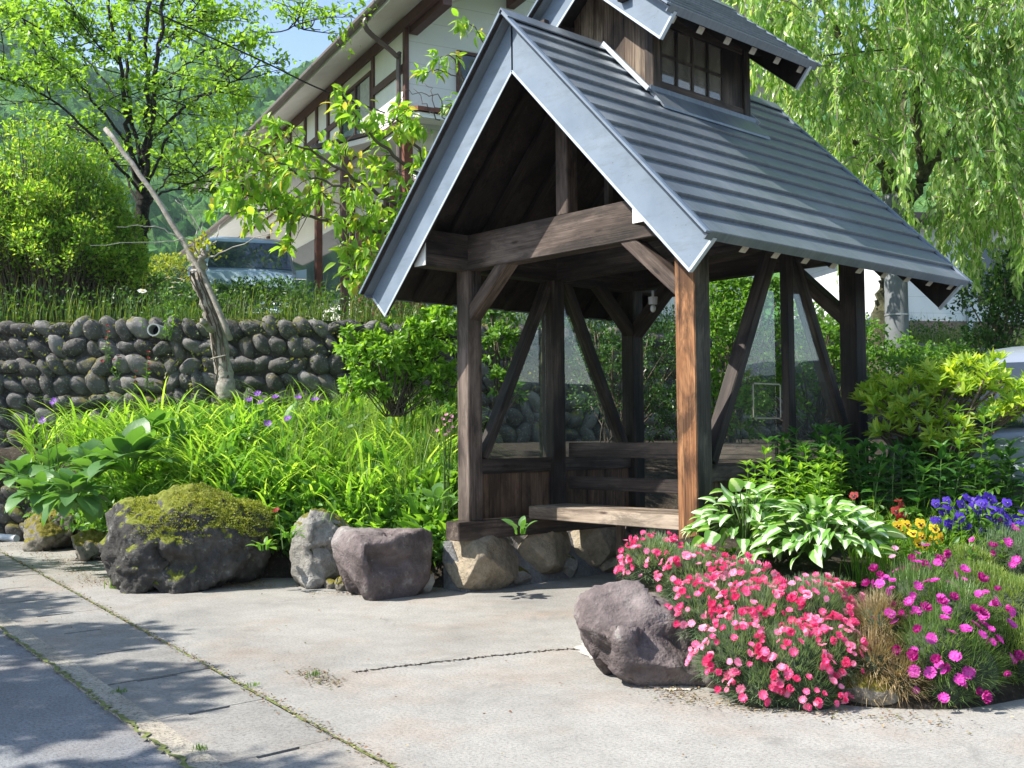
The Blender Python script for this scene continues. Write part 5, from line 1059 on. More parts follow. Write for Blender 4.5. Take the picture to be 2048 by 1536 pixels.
tag(mb.build('bed_herbs', M['lf_broad']), 'low leafy herbs and seedlings at the front of the left bed', kind='stuff')
mb = MB(); C_ = bedpts(60, 560, 900, 10.5, 14.0); P = np.repeat(C_, 30, 0)+rng.normal(0, .05, (len(C_)*30, 3))*[1, 1, 0]; n = len(P)
blades(mb, P, rng.uniform(0, 6.28, n), rng.uniform(.6, 1.05, n), .009, .02, rng.uniform(.1, .8, n), 5)
P = bedpts(1200, 40, 900, 10.6, 15); blades(mb, P, rng.uniform(0, 6.28, 1200), rng.uniform(.4, .9, 1200), .007, .05, rng.uniform(.3, 1.4, 1200), 5)
C2 = bedpts(90, 300, 900, 11.2, 14.6); k = 12; Q = np.repeat(C2, k, 0)+rng.normal(0, .06, (len(C2)*k, 3))*[1, 1, 0]; n2 = len(Q); Q[:, 2] += rng.uniform(.05, .6, n2); mbx = MB(); leaves(mbx, Q, rvec(n2)*.8+[0, 0, .6], rvec(n2)+[0, 0, .6], rng.uniform(.14, .30, n2), t_leaf(.19, .3, .06, 4))
tag(mbx.build('bed_foliage', leafmat('darker_bed_leaves', [(.05, .14, .03), (.08, .20, .04), (.12, .26, .05)], .4)), 'darker broad leaves between the daylilies', kind='stuff')
tag(mb.build('thin_grass', leafmat('thin_grass_blades', [(.12, .22, .03), (.2, .32, .06), (.28, .38, .1)], .4)), 'thin upright grass stems among the bed plants', kind='stuff')
# big round-leaved rosettes
def rosette(name, lab, c, n, S, T, mat, tilt=(.5, 1.35), cat='plant', petiole=.5, hh=.25):
    e = empty(name, tuple(c)); tag(e, lab, cat); mb = MB(); ch = []
    for i in range(n):
        a = i*2.4+random.uniform(-.3, .3); ti = tilt[0]+(tilt[1]-tilt[0])*i/n; h = V3(math.cos(a), math.sin(a), 0); b = c+h*.04; l = S*petiole*random.uniform(.8, 1.2)
        m = b+(h*math.sin(ti*.6)+V3(0, 0, 1)*math.cos(ti*.6))*l; d = nrm(h*math.sin(ti)+V3(0, 0, 1)*math.cos(ti)+rng.normal(0, .12, 3)); ch.append((smoothpath([b, (b+m)/2+[0, 0, .02], m], 3), [.008]*7))
        leaves(mb, [m], [d], [nrm(V3(0, 0, 1)*math.sin(ti)-h*math.cos(ti)*1.0+rng.normal(0, .15, 3))], S*random.uniform(.7, 1.1), T)
    tubes(ch, 5).build('leaf_stalks', M['lf_broad'], e); mb.build('leaves', mat, e, smooth=True); return e
def veinleaf(name, c0_, c1, trans=.35):
    t = NT(name); g = t.n('ShaderNodeNewGeometry'); f = t.noise(t.coord('Object'), 14, 4, .6); c = t.mix(t.math('MULTIPLY_ADD', g.outputs['Random Per Island'], .6, t.math('MULTIPLY', f, .5)), c0_, c1)
    t.pbr(c, .42, 0, t.bump(t.noise(t.coord('Object'), 45, 3), .35, .006), .4); tr = t.n('ShaderNodeBsdfTranslucent'); t.l(t.mix(1, c, (1.8, 1.9, .6), 'MULTIPLY'), tr.inputs['Color']); mx = t.n('ShaderNodeMixShader'); mx.inputs[0].default_value = trans
    t.l(t.b.outputs[0], mx.inputs[1]); t.l(tr.outputs[0], mx.inputs[2]); t.l(mx.outputs[0], t.out.inputs['Surface']); return t.m
M['lf_round'] = veinleaf('round_thick_leaves', (.05, .14, .04), (.14, .27, .08)); T_ROUND = t_leaf(.36, .38, .07, 7, 1.05, .5)
for (x, y, D, n, S, tl_, lb) in ((40, 965, 12.8, 22, .25, (.2, 1.9), 'broad round-leaved plant touching the left edge of the picture'), (150, 1005, 11.6, 44, .28, (.2, 2.3), 'broad round-leaved plant drooping over the stones at the far end of the bed'), (80, 1000, 12.2, 36, .26, (.3, 2.2), 'broad round-leaved plant at the far left tip of the bed, nearest the pavement'),
    (262, 945, 11.9, 26, .38, (.1, 1.5), 'broad round-leaved plant with upright greyish leaves above the mossy boulder'), (190, 955, 12.3, 34, .29, (.1, 1.6), 'broad round-leaved plant behind the others, among the daylily blades'), (110, 950, 12.9, 20, .28, (.1, 1.6), 'broad round-leaved plant farthest back, by the foot of the stone wall'), (868, 1010, 9.7, 12, .15, (.3, 1.5), 'small broad-leaved seedling beside the left front post'), (1040, 1068, 9.2, 7, .12, (.2, 1.0), 'little seedling growing on the footing stones under the sill')):
    rosette('broadleaf_plant', lb, at(x, y, D), n, S, T_ROUND, M['lf_round'], tl_)
rosette('rhubarb_leaf_plant', 'plant with a few large dark leaves in the middle of the daylily mass', at(300, 885, 12.8), 9, .30, T_ROUND, M['lf_round'], (.1, 1.0))
# flowers on stalks
def petal_flower(n, R, cup, w, mats, notch=.0, center=.16, cz=.01, layers=1, fringe=0, wav=0):
    """mesh: n petals, material 0; centre disc, material 1"""
    V = []; F = []; mi = []
    for ly in range(layers):
        for i in range(n):
            a = 2*math.pi*(i+.5*ly)/n+random.uniform(-.1, .1); ca, sa = math.cos(a), math.sin(a); base = len(V); s = (1-.3*ly)*random.uniform(.9, 1.06); dz = random.uniform(-wav, wav)
            e = [(.93, -w), (1.04 if fringe else 1, -w*.62), (.90 if fringe else 1, -w*.4), (1.06 if fringe else 1, -w*.14), (.90 if fringe else 1-notch, 0), (1.07 if fringe else 1, w*.2), (.91 if fringe else 1, w*.42), (1.03 if fringe else 1, w*.66), (.93, w)]
            pts = [(.08, 0, 0), (.5, -w*.72, .3)]+[(r, t, 1+.25*math.sin(k*2.1)*(fringe > 0)) for k, (r, t) in enumerate(e)]+[(.5, w*.72, .3), (.6, 0, .22)]
            for (r, t, z) in pts:
                x, y = r*R*s, t*R*s; V.append((x*ca-y*sa, x*sa+y*ca, (cup*z+dz*r)*R+ly*.15*R))
            m = len(pts)-1; F += [[base, base+1, base+m], [base, base+m, base+m-1]]; mi += [0, 0]
            for k in range(1, m-1): F.append([base+k, base+k+1, base+m]); mi.append(0)
    base = len(V); k = 8
    for i in range(k): V.append((center*R*math.cos(2*math.pi*i/k), center*R*math.sin(2*math.pi*i/k), cz+.04*R))
    V.append((0, 0, cz+.12*R)); 
    for i in range(k): F.append([base+i, base+(i+1) % k, base+k]); mi.append(1)
    me = bpy.data.meshes.new('flower'); me.from_pydata(V, [], F); me.polygons.foreach_set('material_index', mi); 
    for m in mats: me.materials.append(m)
    me.update(); return me
def petmat(name, a, b, tr=.35):
    m = leafmat(name, [a, b, a], tr, .6, (1.3, 1.1, 1.15), vary=False); return m
M['pk'] = petmat('coral_pink_petals', (.82, .13, .31), (.88, .26, .44)); M['pkc'] = petmat('deep_rose_centre', (.72, .05, .2), (.95, .62, .72)); M['mg'] = petmat('magenta_petals', (.58, .05, .40), (.72, .14, .52)); M['mgc'] = petmat('dark_magenta_centre', (.4, .01, .2), (.6, .1, .4))
M['ye'] = petmat('yellow_petals', (.85, .55, .02), (.9, .65, .04)); M['bk'] = plain('dark_blotch', (.02, .005, .01), .7); M['vi'] = petmat('violet_blue_petals', (.07, .03, .42), (.13, .05, .55)); M['vic'] = plain('violet_centre', (.02, .01, .10), .7)
M['wh'] = petmat('white_petals', (.75, .75, .72), (.8, .8, .8)); M['pu'] = petmat('purple_petals', (.30, .10, .55), (.40, .18, .62)); M['rd'] = petmat('dark_red_petals', (.22, .01, .01), (.35, .02, .015)); M['lp'] = petmat('pale_pink_petals', (.7, .3, .45), (.75, .4, .55))
M['stem'] = leafmat('green_stems', [(.08, .16, .03), (.12, .2, .05)], .2)
M['pk2'] = petmat('pale_pink_petals', (.88, .28, .45), (.92, .44, .58)); M['pk3'] = petmat('deep_pink_petals', (.76, .08, .25), (.82, .15, .34))
FL = {'pink': [petal_flower(5, .027, c_, .55, [m_, M['pkc']], .06, .20, 0, 2, 1, .2) for c_, m_ in ((.2, M['pk']), (.35, M['pk']), (.1, M['pk2']), (.5, M['pk3']), (.25, M['pk2']), (1.1, M['pk3']))], 'magenta': [petal_flower(5, .028, c_, .55, [m_, M['mgc']], .06, .18, 0, 2, 1, .2) for c_, m_ in ((.1, M['mg']), (.3, M['mg']), (.9, M['mgc']))], 'daisy': petal_flower(16, .05, .02, .14, [M['wh'], M['ye']], 0, .3), 'bell': petal_flower(5, .045, .35, .42, [M['pu'], M['vic']]),
      'red': petal_flower(5, .03, .3, .5, [M['rd'], M['bk']]), 'blue': petal_flower(5, .030, .12, .62, [M['vi'], M['vic']], .0, .26), 'lilac': petal_flower(5, .024, .4, .5, [M['lp'], M['pu']])}
def orient(p, n, roll=None, s=1):
    n = nrm(n); x = nrm(np.cross(n, V3(.3, .2, 1)+rng.normal(0, .05, 3))); y = np.cross(n, x); r = random.uniform(0, 6.28) if roll is None else roll; c, q = math.cos(r), math.sin(r); X, Y = x*c+y*q, y*c-x*q
    return Matrix([[X[0]*s, Y[0]*s, n[0]*s, p[0]], [X[1]*s, Y[1]*s, n[1]*s, p[1]], [X[2]*s, Y[2]*s, n[2]*s, p[2]], [0, 0, 0, 1]])
def place(name, me, p, n, parent, s=1, roll=None):
    o = bpy.data.objects.new(name, me); COL.objects.link(o); o.parent = parent; o.matrix_basis = Matrix.Translation(-parent.location) @ orient(p, n, roll, s); return o
def flowers_on(e, name, me, P, N, s, limit=100):
    """first LIMIT blossoms (largest in view) as parts of their own, the rest as one stuff part"""
    D = np.array([depth(p) for p in P]); idx = np.argsort(D)
    mes = me if isinstance(me, list) else [me]
    for i in idx[:limit]: place(name, random.choice(mes), P[i], N[i], e, s*random.uniform(.65, 1.2))
    rest = idx[limit:]
    if len(rest):
        V = []; F = []; mi = []; q = 0; ml = []
        for m_ in mes:
            for k in m_.materials:
                if k not in ml: ml.append(k)
        for i in rest:
            me = random.choice(mes); V0 = np.array([v.co[:] for v in me.vertices]); m = orient(P[i], N[i], None, s*random.uniform(.65, 1.2)); R_ = np.array(m.to_3x3()); V.append(V0@R_.T+P[i]); F += [[v+q for v in p.vertices] for p in me.polygons]; mi += [ml.index(me.materials[p.material_index]) for p in me.polygons]; q += len(V0)
        m2 = bpy.data.meshes.new(name+'s'); m2.from_pydata(np.concatenate(V).tolist(), [], F); m2.polygons.foreach_set('material_index', mi); [m2.materials.append(m) for m in ml]
        o = obj(name+'s', m2, None, e); o['kind'] = 'stuff'
def stalk_flower(name, lab, pts, base_z, key, cat='flower', s=1., leafy=0, group=None, nrm_=None):
    g = V3(*pts[0]); g[2] = base_z; e = empty(name, tuple(g)); tag(e, lab, cat, group); ch = []; mb = MB()
    for p in pts:
        b = V3(g[0]+rng.normal(0, .03), g[1]+rng.normal(0, .03), base_z); m = (b+p)/2+rng.normal(0, .02, 3); q = smoothpath([b, m, p], 5); ch.append((q, np.linspace(.006, .003, len(q))))
        if leafy: i = rng.integers(1, len(q)-2, leafy); leaves(mb, q[i], rvec(leafy)+[0, 0, .4], rvec(leafy)+[0, 0, 1], rng.uniform(.05, .10, leafy), T_LANCE)
        place('blossom', FL[key], p, V3(0, 0, 1)+(-FW)*.8+rng.normal(0, .3, 3) if nrm_ is None else nrm_+rng.normal(0, .15, 3), e, s)
    tubes(ch, 5).build('stalks', M['stem'], e)
    if leafy: mb.build('leaves', M['lf_broad'], e)
stalk_flower('daisy', 'tall white daisies on leafy stems growing out of the stone wall beside the drain pipe', [at(x, y, 15.1) for x, y in ((337, 555), (362, 558), (350, 565), (363, 589), (345, 575))], at(330, 680, 15.1)[2], 'daisy', leafy=22, s=1.25, nrm_=V3(0, 0, 1)-FW*.25)
stalk_flower('daisy', 'single white daisy on a thin stem left of the drain pipe', [at(284, 582, 15.1)], at(300, 660, 15.1)[2], 'daisy', leafy=10, s=1.3, nrm_=V3(0, 0, 1)-FW*.25)
for pts, lb in (([(108, 803, 12.5), (85, 842, 12.3)], 'purple bellflowers at the far left end of the daylily bed'), ([(515, 788, 13), (522, 806, 13), (576, 838, 12.3), (498, 800, 13)], 'purple bellflowers in the middle of the bed, near the pruned trunk'), ([(595, 796, 12.6), (550, 795, 12.8), (535, 848, 12), (630, 800, 12.5)], 'pinkish purple bellflowers left of the light green shrub')):
    stalk_flower('bellflower', lb, [at(*p) for p in pts], 1.0, 'bell', s=1.0, leafy=6)
stalk_flower('columbine', 'stalk of small pale pink columbine blossoms beside the left front post', [at(x, y, 10.6) for x, y in ((893, 830), (900, 842), (888, 850), (905, 855), (897, 862), (903, 833), (885, 838), (875, 862), (890, 870))], .7, 'lilac', s=.9, leafy=6)
stalk_flower('poppy', 'single small orange-red blossom low on the ground between the two boulders', [at(553, 1021, 9.9)], .45, 'red', s=1.1)
for i, pts in enumerate((((215, 652), (216, 664), (214, 676), (218, 688)), ((297, 704), (296, 716), (298, 728), (297, 738)), ((236, 712), (228, 720), (205, 722), (240, 716)), ((272, 742), (270, 755), (271, 764)))):
    stalk_flower('coral_flower_spike', ('spike of tiny red bells in a gap high on the stone wall', 'tallest spike of tiny red bells on the wall, below the drain pipe', 'group of tiny red bells on the shaded part of the wall', 'lowest spike of tiny red bells on the wall, just above the bed plants')[i], [at(x, y, 15.4) for x, y in pts], at(0, max(p[1] for p in pts)+40, 15.4)[2], 'red', 'flower', .9, 5)

# ================================================================= TERRACE GRASS AND WALL-TOP WEEDS
mb = MB(); mb2 = MB()
s_ = rng.uniform(4, seg[-1]-2, 15000); dd = rng.uniform(-.2, 2.2, 15000)**1.0; P = []
for s, d in zip(s_, dd): p, t, n = wpt(s); P.append(p-n*d+[0, 0, ZT-.06])
P = np.array(P); n = len(P); blades(mb, P, rng.uniform(0, 6.28, n), rng.uniform(.15, .65, n)*np.where(rng.random(n) < .3, 1.3, .7), rng.uniform(.006, .014, n), .05, rng.uniform(.3, 1.6, n), 4)
sel = P[:4200]; k = 6; Q = np.repeat(sel, k, 0); n = len(Q); Q = Q+np.stack([rng.normal(0, .08, n), rng.normal(0, .08, n), rng.uniform(.05, .55, n)], -1); leaves(mb2, Q, rvec(n)+[0, 0, .3], rvec(n)+[0, 0, 1], rng.uniform(.04, .09, n), T_OVAL)
tag(mb.build('terrace_grass', leafmat('terrace_grass_blades', [(.05, .11, .02), (.09, .17, .025), (.14, .22, .04), (.2, .26, .06)], .4)), 'long grass along the top edge of the stone wall', kind='stuff')
tag(mb2.build('terrace_weeds', leafmat('terrace_weed_leaves', [(.03, .08, .015), (.05, .12, .02), (.08, .15, .03)], .4)), 'leafy dark weeds along the top of the wall', kind='stuff')
mb = MB(); n = 20000; P = np.array([wpt(s)[0]+wpt(s)[2]*d+[0, 0, ZT-.10+.05*math.sin(s*3)] for s, d in zip(rng.uniform(4, seg[-1]-2, n), rng.uniform(-.3, .30, n))]); P[:, 2] -= np.abs(rng.normal(0, .10, n)); leaves(mb, P, rvec(n)*[1, 1, .6]-[0, 0, .1], rvec(n)+[0, 0, 1], rng.uniform(.02, .055, n), T_TWO)
n = 9000; S2 = rng.uniform(4, seg[-1]-2, n); P = np.array([wpt(s)[0]+wpt(s)[2]*.42 for s in S2]); P[:, 2] = ZT-.1-rng.uniform(0, 1, n)**1.0*2.6; keep = np.array([noise.fractal(Vector(p*.9), 1, 2, 4) > .12 for p in P]); P = P[keep]; n = len(P)
leaves(mb, P+rng.normal(0, .07, (n, 3)), rvec(n), rvec(n)+[0, 0, 1], rng.uniform(.03, .08, n), T_OVAL)
tag(mb.build('wall_moss_and_creepers', leafmat('wall_creeping_plants', [(.10, .13, .02), (.16, .17, .03), (.07, .12, .02), (.20, .22, .05)], .3)), 'moss and small creepers over the wall top and joints', kind='stuff')

# ================================================================= RIGHT FLOWER BED
def mound(blobs, n, up_only=True, lo=-.4):
    P = []; N = []; vol = np.array([b[1][0]**2 for b in blobs]); vol = vol/vol.sum()
    for (c_, r_), f in zip(blobs, vol):
        k = int(n*f); d = rvec(k*3); d = d[d[:, 2] > lo][:k]; P.append(c_+d*r_); N.append(nrm(d/np.array(r_)))
    P = np.concatenate(P); N = np.concatenate(N); ok = np.ones(len(P), bool)
    for c_, r_ in blobs: ok &= np.linalg.norm((P-c_)/np.array(r_), axis=1) > .93
    ok &= P[:, 2] > .02
    return P[ok], N[ok]
def cushion(name, lab, blobs, nfol, mat, L_=.09, W_=.004, nfl=0, key=None, fs=1, stalk=.05, limit=100, cat='plant', sel=None, droop=.9, core=True):
    c_ = blobs[0][0]; e = empty(name, (c_[0], c_[1], .0)); tag(e, lab, cat); mb = MB()
    P, N = mound(blobs, nfol); n = len(P); az = np.arctan2(N[:, 1]+rng.normal(0, .5, n), N[:, 0]+rng.normal(0, .5, n)); a0 = np.clip(np.arccos(np.clip(N[:, 2], -1, 1))*.8+rng.normal(0, .25, n), 0, 2.2)
    blades(mb, P-N*L_*.5, az, rng.uniform(.7, 1.4, n)*L_, W_, a0, a0+rng.uniform(-.3, .8, n)*droop, 3); mb.build('foliage', mat, e)
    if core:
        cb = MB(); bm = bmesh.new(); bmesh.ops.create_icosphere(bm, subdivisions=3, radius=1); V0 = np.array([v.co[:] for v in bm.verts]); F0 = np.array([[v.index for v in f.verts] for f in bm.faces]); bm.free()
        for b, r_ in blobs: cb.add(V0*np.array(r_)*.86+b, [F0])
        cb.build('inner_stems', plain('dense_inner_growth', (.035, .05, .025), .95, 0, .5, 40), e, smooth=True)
    if nfl:
        P, N = mound(blobs, nfl*3, lo=-.25)
        if sel is not None: m = sel(P, N); P, N = P[m], N[m]
        # clustered, uneven flowering
        w = np.array([noise.noise(Vector(p*5))+.35*noise.noise(Vector(p*13)) for p in P]); i = np.argsort(-w+rng.normal(0, .22, len(P)))[:nfl]; P, N = P[i], N[i]; Q = P+nrm(N+[0, 0, .5])*rng.uniform(.4, 1.3, (len(P), 1))*stalk
        tubes([([p-n_*.03, q], [.0016, .0013]) for p, n_, q in zip(P, N, Q)], 3).build('flower_stalks', M['stem'], e)
        flowers_on(e, 'blossom', FL[key], Q, nrm(N*.9+V3(0, 0, .5)-FW*.35)+rng.normal(0, .38, N.shape), fs, limit)
    return e
B = lambda x, y, D, r, rz=None: (at(x, y, D), (r, r, rz or r*.9))
M['lf_silver'] = leafmat('silvery_needles', [(.13, .21, .11), (.20, .29, .17), (.29, .38, .25), (.14, .24, .10)], .3)
facing = lambda P, N: (N@(-FW) > -.15)
cushion('pink_carnation_clump', 'large silvery-leaved carnation cushion covered in coral pink blossoms spilling over the bed edge', [B(1305, 1135, 7.15, .20), B(1390, 1170, 6.9, .23), B(1480, 1195, 6.7, .22), B(1420, 1240, 6.55, .25), B(1520, 1260, 6.35, .27), B(1610, 1250, 6.3, .26), B(1650, 1225, 6.5, .20), B(1480, 1320, 6.1, .24), B(1580, 1340, 6.0, .25), B(1650, 1320, 6.05, .22), B(1520, 1375, 5.95, .19), B(1610, 1385, 5.9, .19)],
    34000, M['lf_silver'], .10, .0042, 580, 'pink', .82, .05, 100, sel=facing)
cushion('magenta_carnation_clump', 'carnation cushion with magenta blossoms at the right end of the bed front', [B(1830, 1220, 6.35, .24), B(1900, 1250, 6.2, .24), B(1870, 1310, 6.0, .25), B(1930, 1340, 5.95, .20), B(1850, 1180, 6.6, .18), B(1890, 1380, 5.9, .16), B(1800, 1290, 6.1, .13)],
    11000, leafmat('green_needles', [(.10, .19, .05), (.16, .27, .08), (.22, .33, .12)], .3), .12, .0045, 110, 'magenta', 1.0, .09, 100, sel=facing)
cushion('pink_carnation_clump', 'small distant carnation patch with a few magenta blossoms at the right edge', [B(2000, 1120, 7.2, .22), B(2060, 1130, 7.0, .22)], 3000, M['lf_silver'], .10, .004, 22, 'magenta', 1.1, .07, sel=facing)
cushion('dried_clump', 'straw-brown dried-out clump between the pink and the magenta carnations', [B(1755, 1260, 6.15, .16, .16), B(1745, 1330, 6.0, .17), B(1790, 1360, 5.95, .17), B(1730, 1385, 5.95, .13)], 7500, leafmat('straw', [(.30, .22, .11), (.42, .33, .19), (.20, .13, .07), (.5, .42, .27)], .2), .13, .004, droop=1.6)
cushion('moss_phlox_cushion', 'pale yellow-green needle-leaved cushion at the right edge of the bed', [B(1960, 1200, 6.7, .24), B(2020, 1240, 6.5, .28), B(1990, 1320, 6.25, .24), B(2060, 1320, 6.2, .26), B(1930, 1150, 7.0, .2)], 15000, leafmat('pale_green_needles', [(.14, .22, .05), (.2, .29, .07), (.27, .34, .10)], .35), .06, .005)
# small carnation details at the edge
mb = MB()
# variegated hosta
def hostamat():
    t = NT('variegated_hosta_leaf'); at_ = t.n('ShaderNodeAttribute', attribute_name='across'); g = t.n('ShaderNodeNewGeometry'); f = t.noise(t.coord('Object'), 22, 4, .7)
    k = t.math('ADD', t.math('ABSOLUTE', at_.outputs['Fac']), t.math('MULTIPLY_ADD', f, .7, -.35)); gr = t.mix(g.outputs['Random Per Island'], (.12, .27, .05), (.20, .38, .08))
    c = t.mix(t.ramp(k, [(.20, (0,)*3), (.36, (1,)*3)]), (.60, .68, .46), gr); t.pbr(c, .38, 0, t.bump(t.noise(t.coord('Object'), 60, 2), .2, .004), .45)
    tr = t.n('ShaderNodeBsdfTranslucent'); t.l(t.mix(1, c, (1.4, 1.6, .7), 'MULTIPLY'), tr.inputs['Color']); mx = t.n('ShaderNodeMixShader'); mx.inputs[0].default_value = .3; t.l(t.b.outputs[0], mx.inputs[1]); t.l(tr.outputs[0], mx.inputs[2]); t.l(mx.outputs[0], t.out.inputs['Surface']); return t.m
M['hosta'] = hostamat()
def hosta(lab, c, n, R_, S):
    e = empty('hosta', tuple(c)); tag(e, lab, 'plant'); mb = MB(); tot = 0; ch = []
    for i in range(n):
        a = random.uniform(0, 6.28); rr = R_*math.sqrt(random.uniform(.02, 1)); h = V3(math.cos(a), math.sin(a), 0); p = c+h*rr+[0, 0, .27*(1-(rr/R_)**2)+random.uniform(-.03, .05)+.06]
        ti = .75+1.0*rr/R_+random.uniform(-.2, .2); d = nrm(h*math.sin(ti)+V3(0, 0, 1)*math.cos(ti)+rng.normal(0, .32, 3)); N = nrm(V3(0, 0, 1)*math.sin(ti)-h*math.cos(ti)+rng.normal(0, .35, 3)); leaves(mb, [p], [d], [N], S*random.uniform(.7, 1.15), T_HOSTA); ch.append((smoothpath([c+h*.03, c+h*rr*.5+[0, 0, .14], p], 3), [.005]*7))
    o = mb.build('leaves', M['hosta'], e, smooth=True); tv = T_HOSTA[0]; ac = tv[:, 0]/.36; at_ = o.data.attributes.new('across', 'FLOAT', 'POINT'); at_.data.foreach_set('value', np.tile(ac, n).astype(np.float32)); tubes(ch, 4).build('leaf_stalks', M['stem'], e)
hosta('white-striped hosta, the larger clump, between the pink carnations and the yellow pansies', at(1640, 1120, 7.0), 210, .44, .135)
hosta('white-striped hosta, the smaller clump, nearest the orange-brown post', at(1490, 1085, 7.35), 110, .34, .13)
# leafy stem plants
def stem_plants(name, lab, px0, px1, D0, D1, n, ytop, S, mat, T=T_LANCE, per=4, gap=.07, grp=None, spread=1.0, whorl=3, jit=60, zb=None, cat='plant'):
    e = None; mb = MB(); ch = []
    for i in range(n):
        x = random.uniform(px0, px1); D = random.uniform(D0, D1); p = at(x, 900, D); z = HB(p[0], p[1], None); z = (.45 if z is None else z) if zb is None else zb
        top = at(x, ytop+random.uniform(0, jit), D)[2]; b = V3(p[0], p[1], z)
        if e is None: e = empty(name, tuple(b)); tag(e, lab, cat, grp)
        h = max(.12, top-z); t_ = b+V3(rng.normal(0, .05), rng.normal(0, .05), h); q = smoothpath([b, (b+t_)/2+rng.normal(0, .015, 3), t_], 6); ch.append((q, np.linspace(.006, .003, len(q))))
        k = int(h/gap); 
        for j in range(max(1, int(k*.15)), k+1):
            pt = np.array([np.interp(j/k, np.linspace(0, 1, len(q)), q[:, a]) for a in range(3)]); a0 = j*1.3+rng.uniform(0, .6); m = whorl+(3 if j == k else 0); az = a0+np.arange(m)*2*np.pi/m; el_ = .15+.7*(j/k)**2+rng.normal(0, .2, m)
            d = np.stack([np.cos(az)*np.cos(el_), np.sin(az)*np.cos(el_), np.sin(el_)], -1); leaves(mb, np.tile(pt, (m, 1)), d, rvec(m)*.25+[0, 0, 1], S*rng.uniform(.7, 1.15, m)*(1-.35*(j/k)**3), T)
    tubes(ch, 5).build('stems', M['stem'], e); mb.build('leaves', mat, e); return e
M['lf_lily'] = leafmat('deep_green_lance_leaves', [(.03, .10, .02), (.05, .15, .03), (.08, .19, .04)], .4, .35)
TW = t_leaf(.17, .3, .06, 4)
stem_plants('phlox', 'tall dark green phlox stems along the right wall of the pavilion', 1560, 1720, 8.0, 9.0, 26, 860, .17, M['lf_lily'], TW)
stem_plants('phlox', 'tall dark green phlox stems below the yellow-green shrub, beside the silvery van', 1720, 2030, 7.7, 8.8, 62, 890, .17, M['lf_lily'], TW)
stem_plants('phlox', 'single taller phlox with paler leaves in front of the silvery van', 1925, 1965, 8.0, 8.3, 3, 820, .16, M['lf_mid'], TW, jit=20)
stem_plants('peony', 'bright green many-leaved plant rising above the hostas next to the orange-brown post', 1520, 1690, 7.6, 8.3, 26, 905, .13, M['lf_fresh'], TW, gap=.05, jit=70)
stem_plants('seedling', 'slim upright plant leaning on the pavilion wall beside the orange-brown post', 1485, 1512, 7.9, 8.0, 2, 955, .10, M['lf_fresh'], TW, jit=20)
stem_plants('groundcover_plant', 'low bright green leafy plant left of the hostas at the foot of the orange-brown post', 1365, 1500, 7.3, 7.8, 42, 1085, .075, M['lf_fresh'], T_OVAL, gap=.04, jit=60, zb=.30)
stem_plants('groundcover_plant', 'low green plants in the shade under the hosta leaves', 1460, 1720, 6.75, 7.2, 46, 1165, .075, M['lf_mid'], T_OVAL, gap=.04, jit=40, zb=.25)
stem_plants('groundcover_plant', 'low dark leafy plants among the pansies', 1780, 2060, 6.9, 8.2, 90, 1085, .06, M['lf_mid'], T_OVAL, gap=.04, jit=60, zb=.45)
mb = MB(); P = bedpts(260, 1700, 1990, 7.0, 8.4); P = np.repeat(P, 5, 0); P += rng.normal(0, .04, P.shape)*[1, 1, 0]; n = len(P); blades(mb, P, rng.uniform(0, 6.28, n), rng.uniform(.2, .5, n), .006, .1, rng.uniform(.8, 2.2, n), 6)
tag(mb.build('bed_grass', M['lf_blade']), 'wispy grass among the pansies', kind='stuff')
# yellow-green azalea-like shrub
def whorl_shrub(name, lab, blobs, n, S, mat, T):
    c0_ = blobs[0][0]; z = min(b[0][2]-b[1][2] for b in blobs); e = empty(name, (c0_[0], c0_[1], z)); tag(e, lab, 'shrub'); mb = MB(); ch = []; P, N = mound(blobs, n, lo=-.3); inn = rng.uniform(.55, 1.0, (len(P), 1))
    for p, nn_ in zip(P, N):
        ax_ = nrm(nn_*.6+V3(0, 0, .8)+rng.normal(0, .2, 3)); m = 9; az = np.arange(m)*2.4; u1 = nrm(np.cross(ax_, V3(1, .2, .1))); u2 = np.cross(ax_, u1); sp_ = rng.uniform(.45, 1.15, m)[:, None]
        d = ax_*np.cos(sp_)+(u1*np.cos(az)[:, None]+u2*np.sin(az)[:, None])*np.sin(sp_); q = p+rng.normal(0, .03, 3)-nn_*rng.uniform(0, .12); leaves(mb, np.tile(q, (m, 1)), d, np.tile(ax_, (m, 1)), S*rng.uniform(.7, 1.1, m), T); 
        if random.random() < .3: ch.append((smoothpath([V3(c0_[0], c0_[1], z-.3), (V3(c0_[0], c0_[1], z)+q)/2+rng.normal(0, .05, 3), q], 4), [.008]*9))
    tubes(ch, 5).build('stems', M['twig'], e); mb.build('leaves', mat, e)
whorl_shrub('azalea_shrub', 'yellow-green azalea shrub with starry leaf tips at the right, in front of the silvery van', [B(1850, 810, 8.9, .34), B(1950, 780, 8.7, .30), B(1780, 810, 9.1, .24), B(2020, 820, 8.6, .26), B(1880, 880, 8.6, .26), B(1800, 870, 8.8, .22), B(1745, 800, 9.2, .10)], 520, .12, leafmat('yellow_green_tips', [(.24, .38, .04), (.36, .48, .05), (.48, .56, .08), (.18, .32, .04)], .5), t_leaf(.14, .15, .05, 3))
